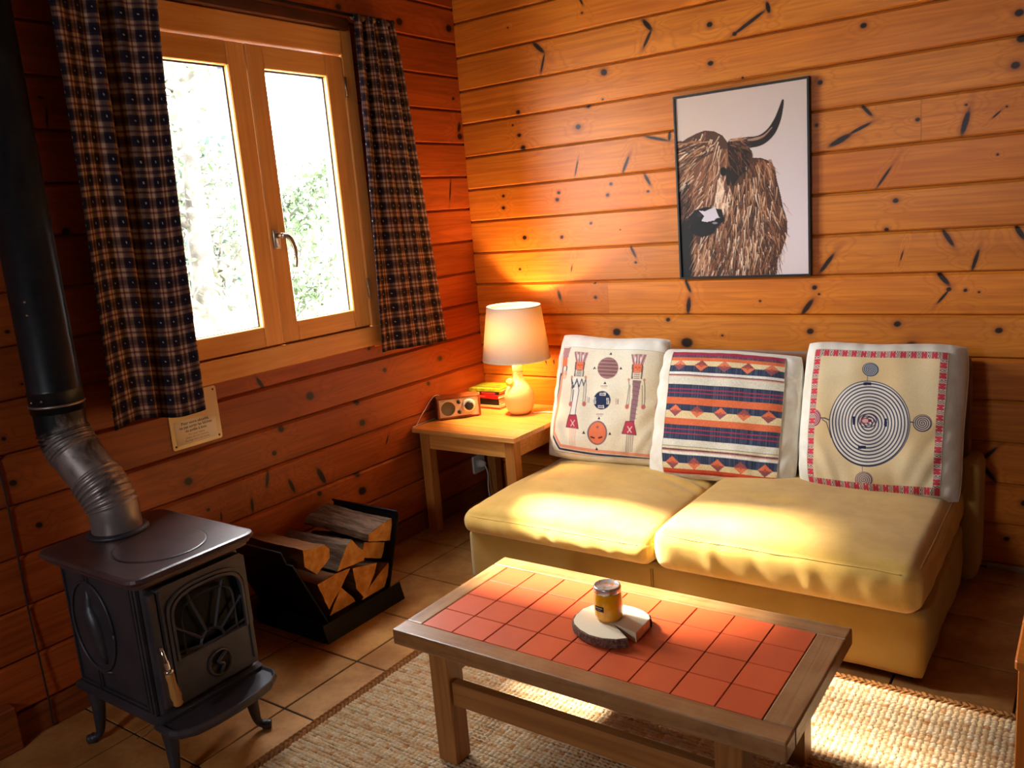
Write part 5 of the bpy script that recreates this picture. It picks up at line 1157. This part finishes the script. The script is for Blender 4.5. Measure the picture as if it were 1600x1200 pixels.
K.ell(346, 560, 18, 24, (30, 20, 18)); K.ell(372, 585, 13, 52, (40, 28, 26))
# muzzle
K.poly([(150, 800), (185, 762), (250, 745), (335, 760), (348, 815), (300, 862), (215, 905), (170, 880)], (34, 26, 28)); K.ell(230, 860, 70, 44, (30, 23, 25))
K.poly([(208, 765), (245, 768), (300, 745), (306, 770), (318, 800), (330, 806), (300, 816), (252, 826), (222, 820), (238, 795)], (214, 206, 214)); K.ell(322, 818, 26, 14, (16, 12, 14)); K.ell(296, 832, 14, 6, (150, 140, 150))
K.ell(212, 788, 13, 11, (60, 46, 50))
# horn
def horn(P, W, col):
    P = smoothpath([(p[0], p[1], 0) for p in P], 8); n = len(P); WW = np.interp(np.linspace(0, len(W) - 1, n), range(len(W)), W)
    for i in range(n - 1): K.line([(P[i].x, P[i].y), (P[i + 1].x, P[i + 1].y)], WW[i], col)
horn([(398, 418), (470, 412), (540, 400), (592, 360), (626, 300), (645, 240), (655, 198)], [56, 58, 52, 44, 32, 20, 9], (46, 36, 38))
horn([(480, 398), (520, 392), (560, 376), (600, 335)], [10, 14, 8, 3], (176, 140, 122))
hair(50, rect(375, 395, 450, 440), lambda x, y, r: .3 + r.uniform(-.5, .5), [DK, (60, 42, 36), BR_, MID], (30, 60), (3, 6), 15)
hair(14, rect(380, 390, 440, 402), lambda x, y, r: -.1 + r.uniform(-.2, .2), [TAN, MID, LT], (40, 70), (2, 4), 16)
K.c = np.clip(K.c, 0, 1) ** 1.18 * 1.12; K.c = np.clip(K.c, 0, 1)
xs = np.linspace(fx0 + fb, fx1 - fb, CW); zs = np.linspace(fz1 - fb, fz0 + fb, CH)
V = np.stack([np.repeat(xs, CH), np.full(CW * CH, -.0172), np.tile(zs, CW)], -1)
pr = colmat('photo_print', .55, 600.0, .0, spec=.3)
mesh('print', (V, gridf(CW, CH)), pr, pic, False, K.cols())

# ------------------------------------------------------------------ coffee table
ctw = wood('worn_glare_oak_long', L4(164, 112, 64), L4(112, 66, 34), 0, rough=.36, wash=L4(184, 142, 98), ringdark=.4, bump=.4, var=.12, spec=.5, coat=.25)  # pale wash: wear and window glare both put into the colour
ctw2 = wood('worn_glare_oak_cross', L4(164, 112, 64), L4(112, 66, 34), 1, rough=.36, wash=L4(184, 142, 98), ringdark=.4, bump=.4, var=.12, spec=.5, coat=.25)
ctl = wood('oak_leg', L4(176, 116, 60), L4(128, 78, 36), 2, rough=.45, bump=.3, var=.12)
ctr = wood('oak_rail', L4(176, 116, 60), L4(128, 78, 36), 0, rough=.45, bump=.3, var=.12)
ct = thing('coffee_table', 'low wooden coffee table with terracotta tiled top, on the woven rug', 'table', (1.535, -1.57, 0.012))
X0, X1, Y0, Y1, ZT, ZB = 1.040, 2.032, -1.820, -1.326, 0.360, 0.318
TX0, TX1, TY0, TY1 = 1.092, 1.968, -1.765, -1.383
mesh('top_frame_rail', box(X0, X1, Y0, TY0, ZB, ZT, .004, 2), ctw, ct)
mesh('top_frame_rail', box(X0, X1, TY1, Y1, ZB, ZT, .004, 2), ctw, ct)
mesh('top_frame_stile', box(X0, TX0, TY0 + .0004, TY1 - .0004, ZB, ZT - .0003, .004, 2), ctw2, ct)
mesh('top_frame_stile', box(TX1, X1, TY0 + .0004, TY1 - .0004, ZB, ZT - .0003, .004, 2), ctw2, ct)
mesh('tile_bed', box(TX0, TX1, TY0, TY1, ZB + .002, ZT - .004), plain('dark_grout', (60, 34, 30), .9), ct)
def terr(name):
    t = NT(name); P = t.pos(); r = t.rand(); n1 = t.noise(P, 9.0, 4.0, .6); n2 = t.noise(P, 260.0, 3.0)
    c = t.mix(n1, L4(216, 92, 48), L4(200, 78, 38)); hv = t.n('HueSaturation'); t.l(t.math('ADD', t.math('MULTIPLY', r, .14), .93), hv.inputs['Value']); t.l(c, hv.inputs['Color'])
    t.bump(n2, .12, .0008); return t.set(hv.outputs[0], t.math('ADD', t.math('MULTIPLY', n1, .2), .30), spec=.5)
tmt = terr('terracotta'); nx, ny = 9, 4
tw, td = (TX1 - TX0) / nx, (TY1 - TY0) / ny; g = .0011
v, f = box(-tw / 2 + g, tw / 2 - g, -td / 2 + g, td / 2 - g, -.006, 0, .0012)
tme = bpy.data.meshes.new('terracotta_tile'); tme.from_pydata(v.tolist(), [], f); tme.materials.append(tmt)
for i in range(nx):
    for j in range(ny):
        o = bpy.data.objects.new('terracotta_tile', tme); COL.objects.link(o); o.parent = ct
        o.location = (TX0 + tw * (i + .5) - 1.535, TY0 + td * (j + .5) + 1.57, ZT - .0008 + random.uniform(-.0004, .0003) - .012)
LW = .058
lx = (1.138, 1.882); ly = (-1.802, -1.398)
for x in lx:
    for y in ly: mesh('leg', box(x, x + LW, y, y + LW, .0121, ZB, .002), ctl, ct)
mesh('lower_rail', box(lx[0] + LW, lx[1], ly[0] + .010, ly[0] + .036, .176, .238, .0015), ctr, ct)
mesh('lower_rail', box(lx[0] + LW, lx[1], ly[1] + .020, ly[1] + .046, .176, .238, .0015), ctr, ct)
mesh('end_apron', box(lx[0] + .014, lx[0] + .040, ly[0] + LW, ly[1], .236, ZB, .0015), ctl, ct)
mesh('end_apron', box(lx[1] + .014, lx[1] + .040, ly[0] + LW, ly[1], .236, ZB, .0015), ctl, ct)

# wooden slice with bark and a split, jar on it
sl = thing('wood_slice', 'round sawn wood slice with bark edge and a split, on the tiled table', 'wood board', (1.535, -1.58, ZT))
SP = [(1.454, -1.615), (1.447, -1.591), (1.446, -1.557), (1.457, -1.53), (1.474, -1.512), (1.498, -1.499), (1.529, -1.494), (1.555, -1.494), (1.585, -1.501), (1.606, -1.514), (1.617, -1.531), (1.6185, -1.609), (1.553, -1.592), (1.560, -1.600), (1.580, -1.614), (1.611, -1.638), (1.591, -1.654), (1.559, -1.664), (1.524, -1.663), (1.492, -1.65), (1.466, -1.632)]
slm = NT('slice_face'); P = slm.pos(); dd = slm.n('VectorMath', operation='DISTANCE'); slm.l(P, dd.inputs[0]); dd.inputs[1].default_value = (1.515, -1.585, .385)
n1 = slm.noise(P, 14.0, 3.0); rg = slm.math('SINE', slm.math('MULTIPLY', slm.math('ADD', dd.outputs['Value'], slm.math('MULTIPLY', n1, .012)), 1500.0))
slm = slm.set(slm.mix(slm.mapr(rg, -1, 1, 0, .35), L4(246, 228, 198), L4(214, 172, 122)), .7, spec=.3)
zt0, zt1 = ZT + .0002, ZT + .0245
mesh('slab', prism(SP[::-1], 2, zt0, zt1, 0.0008), slm, sl)
bkm = plain('dark_bark_edge', (74, 46, 36), .9, nscale=160, c2=(130, 96, 80), bump=.8)
ring = SP[12:] [1:] ; 
bp_ = [SP[i] for i in list(range(15, 21)) + list(range(0, 11))]
c_ = np.mean(SP, axis=0)
V, F = [], []
sub = []
for i in range(len(bp_) - 1):
    for k in range(5): sub.append(np.array(bp_[i]) * (1 - k / 5) + np.array(bp_[i + 1]) * k / 5)
sub.append(np.array(bp_[-1])); prf = [(0.000, zt0), (.003, zt0 + .002), (.0042, zt0 + .012), (.0034, zt1 - .003), (.0006, zt1 - .0006), (-.001, zt1 - .001)]
for p in sub:
    d = (p - c_) / np.linalg.norm(p - c_); jit = rng.uniform(-.0008, .0014)
    for a, z_ in prf: V.append((p[0] + d[0] * (a + jit * (a > 0)), p[1] + d[1] * (a + jit * (a > 0)), z_))
n = len(prf)
for i in range(len(sub) - 1):
    for k in range(n - 1): F.append((i * n + k, (i + 1) * n + k, (i + 1) * n + k + 1, i * n + k + 1))
mesh('bark', (np.array(V), F), bkm, sl)
jr = thing('honey_jar', 'small glass jar of orange preserve with a silver lid on the wood slice', 'jar', (1.527, -1.570, zt1))
JC = (1.527, -1.570, zt1 + .0002)
jg = NT('orange_jar'); jg.b.inputs['Subsurface Weight'].default_value = .5; jg.b.inputs['Subsurface Radius'].default_value = (.03, .012, .003); jg.b.inputs['Subsurface Scale'].default_value = .6
jm = jg.set(L4(255, 176, 10), .18, spec=.6, coat=.6)
mesh('glass_body', lathe([(0.024, 0), (0.030, .002), (0.0335, .010), (0.0345, .030), (0.0345, .050), (0.0330, .062), (0.0310, .068), (0.0305, .072)], JC, 36), jm, jr, True)
ldm = NT('silver_lid'); P = ldm.pos(); n1 = ldm.noise(P, 90.0, 2.0); ldm = ldm.set(ldm.mix(ldm.mapr(n1, .56, .62), L4(206, 206, 210), L4(232, 160, 40)), .25, .6)
mesh('lid', lathe([(0.0318, .071), (0.0332, .072), (0.0334, .083), (0.0318, .0865), (0.0290, .0868), (0.0280, .0855), (0.0, .0855)], JC, 36), ldm, jr, True)
def jarpatch(a0, a1, z0, z1, r, mat, nm):
    V, F = [], []; A = np.linspace(a0, a1, 9)
    for a in A:
        for z_ in (z0, z1): V.append((JC[0] + r * math.cos(a), JC[1] + r * math.sin(a), JC[2] + z_))
    for i in range(8): F.append((2 * i, 2 * i + 2, 2 * i + 3, 2 * i + 1))
    return mesh(nm, (np.array(V), F), mat, jr)
jarpatch(-2.15, -1.38, .030, .043, .0349, plain('black_label', (20, 16, 14), .5), 'label')
jarpatch(-2.05, -1.50, .0375, .0395, .0352, plain('label_print', (214, 200, 180), .6), 'label_print'); jarpatch(-1.95, -1.60, .0335, .0345, .0352, plain('label_print', (200, 180, 160), .6), 'label_print')

# ------------------------------------------------------------------ woven jute rug
rx0_, rx1_, ry0_, ry1_ = 0.700, 2.66, -2.38, -0.935
nxr, nyr = 760, 600
x = np.linspace(rx0_, rx1_, nxr)[:, None]; y = np.linspace(ry0_, ry1_, nyr)[None, :]
X = x + 0 * y; Y = y + 0 * x
px_, py_ = .0145, .0118
row = np.floor(Y / py_); wob = .0016 * np.sin(X * 21 + row * 1.7)
rr_ = (Y / py_ + wob / py_) % 1.0; shift = (row % 2) * .5
cc_ = (X / px_ + shift * 0 + .10 * np.sin(row * 2.3)) % 1.0
nub = np.sin(PI * rr_) ** .8 * (.55 + .45 * np.sin(PI * cc_) ** .9)
bx = np.minimum(np.minimum(X - rx0_, rx1_ - X), np.minimum(Y - ry0_, ry1_ - Y))
br = bx < .034
pb2 = np.where(np.minimum(X - rx0_, rx1_ - X) < .034, Y, X); brd = np.minimum(X - rx0_, rx1_ - X); brd = np.where(br & (brd >= .034), np.minimum(Y - ry0_, ry1_ - Y), brd)
braid = np.abs(np.sin(PI * (pb2 / .016 + np.sign(brd - .017) * (brd - .017) / .016))) ** .7 * (.4 + .6 * np.abs(np.sin(PI * brd / .017)))
nub = np.where(br, braid, nub)
cell = (np.floor(X / px_) * 131 + row * 17).astype(np.int64)
hsh = ((cell * 2654435761) % 1000) / 1000.0
Zr = .0035 + nub * (.0062 + .0022 * hsh) * np.clip(bx / .004, .15, 1)
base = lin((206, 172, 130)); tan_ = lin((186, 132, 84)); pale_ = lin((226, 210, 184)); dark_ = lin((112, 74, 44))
t1 = np.clip((hsh - .45) * .9, 0, 1)[..., None]; streak = (np.sin(row * 12.9898) * 43758.5453) % 1.0
t2 = (np.clip((streak - .5) * 1.6, 0, 1) * .6)[..., None]
cR = base * (1 - t1) + pale_ * t1; cR = cR * (1 - t2) + tan_ * t2
m3 = (hsh < .07)[..., None]; cR = np.where(m3, tan_, cR)
cR = np.where(br[..., None], lin((150, 98, 54)) * (.75 + .5 * hsh[..., None]), cR)
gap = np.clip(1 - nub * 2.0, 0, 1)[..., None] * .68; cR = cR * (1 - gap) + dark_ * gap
top = np.stack([X, Y, Zr], -1).reshape(-1, 3)
rf = gridf(nxr, nyr)
rm = colmat('jute', .95, 900.0, .35, spec=.1)
# skirt and underside
per = [i * nyr for i in range(nxr)] + [(nxr - 1) * nyr + j for j in range(1, nyr)] + [i * nyr + nyr - 1 for i in range(nxr - 2, -1, -1)] + [j for j in range(nyr - 2, 0, -1)]
sk = top[per].copy(); sk[:, 2] = .0006; nb = len(top); V = np.vstack([top, sk]); m_ = len(per)
rf = rf + [(per[k], nb + k, nb + (k + 1) % m_, per[(k + 1) % m_]) for k in range(m_)] + [tuple(nb + k for k in range(m_))]
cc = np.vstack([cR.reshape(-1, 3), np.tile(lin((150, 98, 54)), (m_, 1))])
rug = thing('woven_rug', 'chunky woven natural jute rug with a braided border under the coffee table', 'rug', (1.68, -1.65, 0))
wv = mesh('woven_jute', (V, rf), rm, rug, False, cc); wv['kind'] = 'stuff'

# ------------------------------------------------------------------ pine stool, only its edge shows at the right
so_ = thing('pine_stool', 'orange pine furniture leg at the right edge of the picture beside the rug', 'stool', (2.53, -1.33, 0.011))
stm = wood('stool_pine', L4(226, 128, 48), L4(190, 92, 28), 2, rough=.4, ringdark=.3)
for x in (2.372, 2.652):
    for y in (-1.49, -1.23): mesh('leg', box(x, x + .038, y, y + .038, .0121, .43, .002), stm, so_)
mesh('seat', box(2.366, 2.696, -1.496, -1.186, .43, .452, .004), stm, so_)
mesh('stretcher', cat_([box(2.380, 2.400, -1.452, -1.230, .33, .37), box(2.662, 2.682, -1.452, -1.230, .33, .37), box(2.410, 2.652, -1.222, -1.202, .36, .40)]), stm, so_)
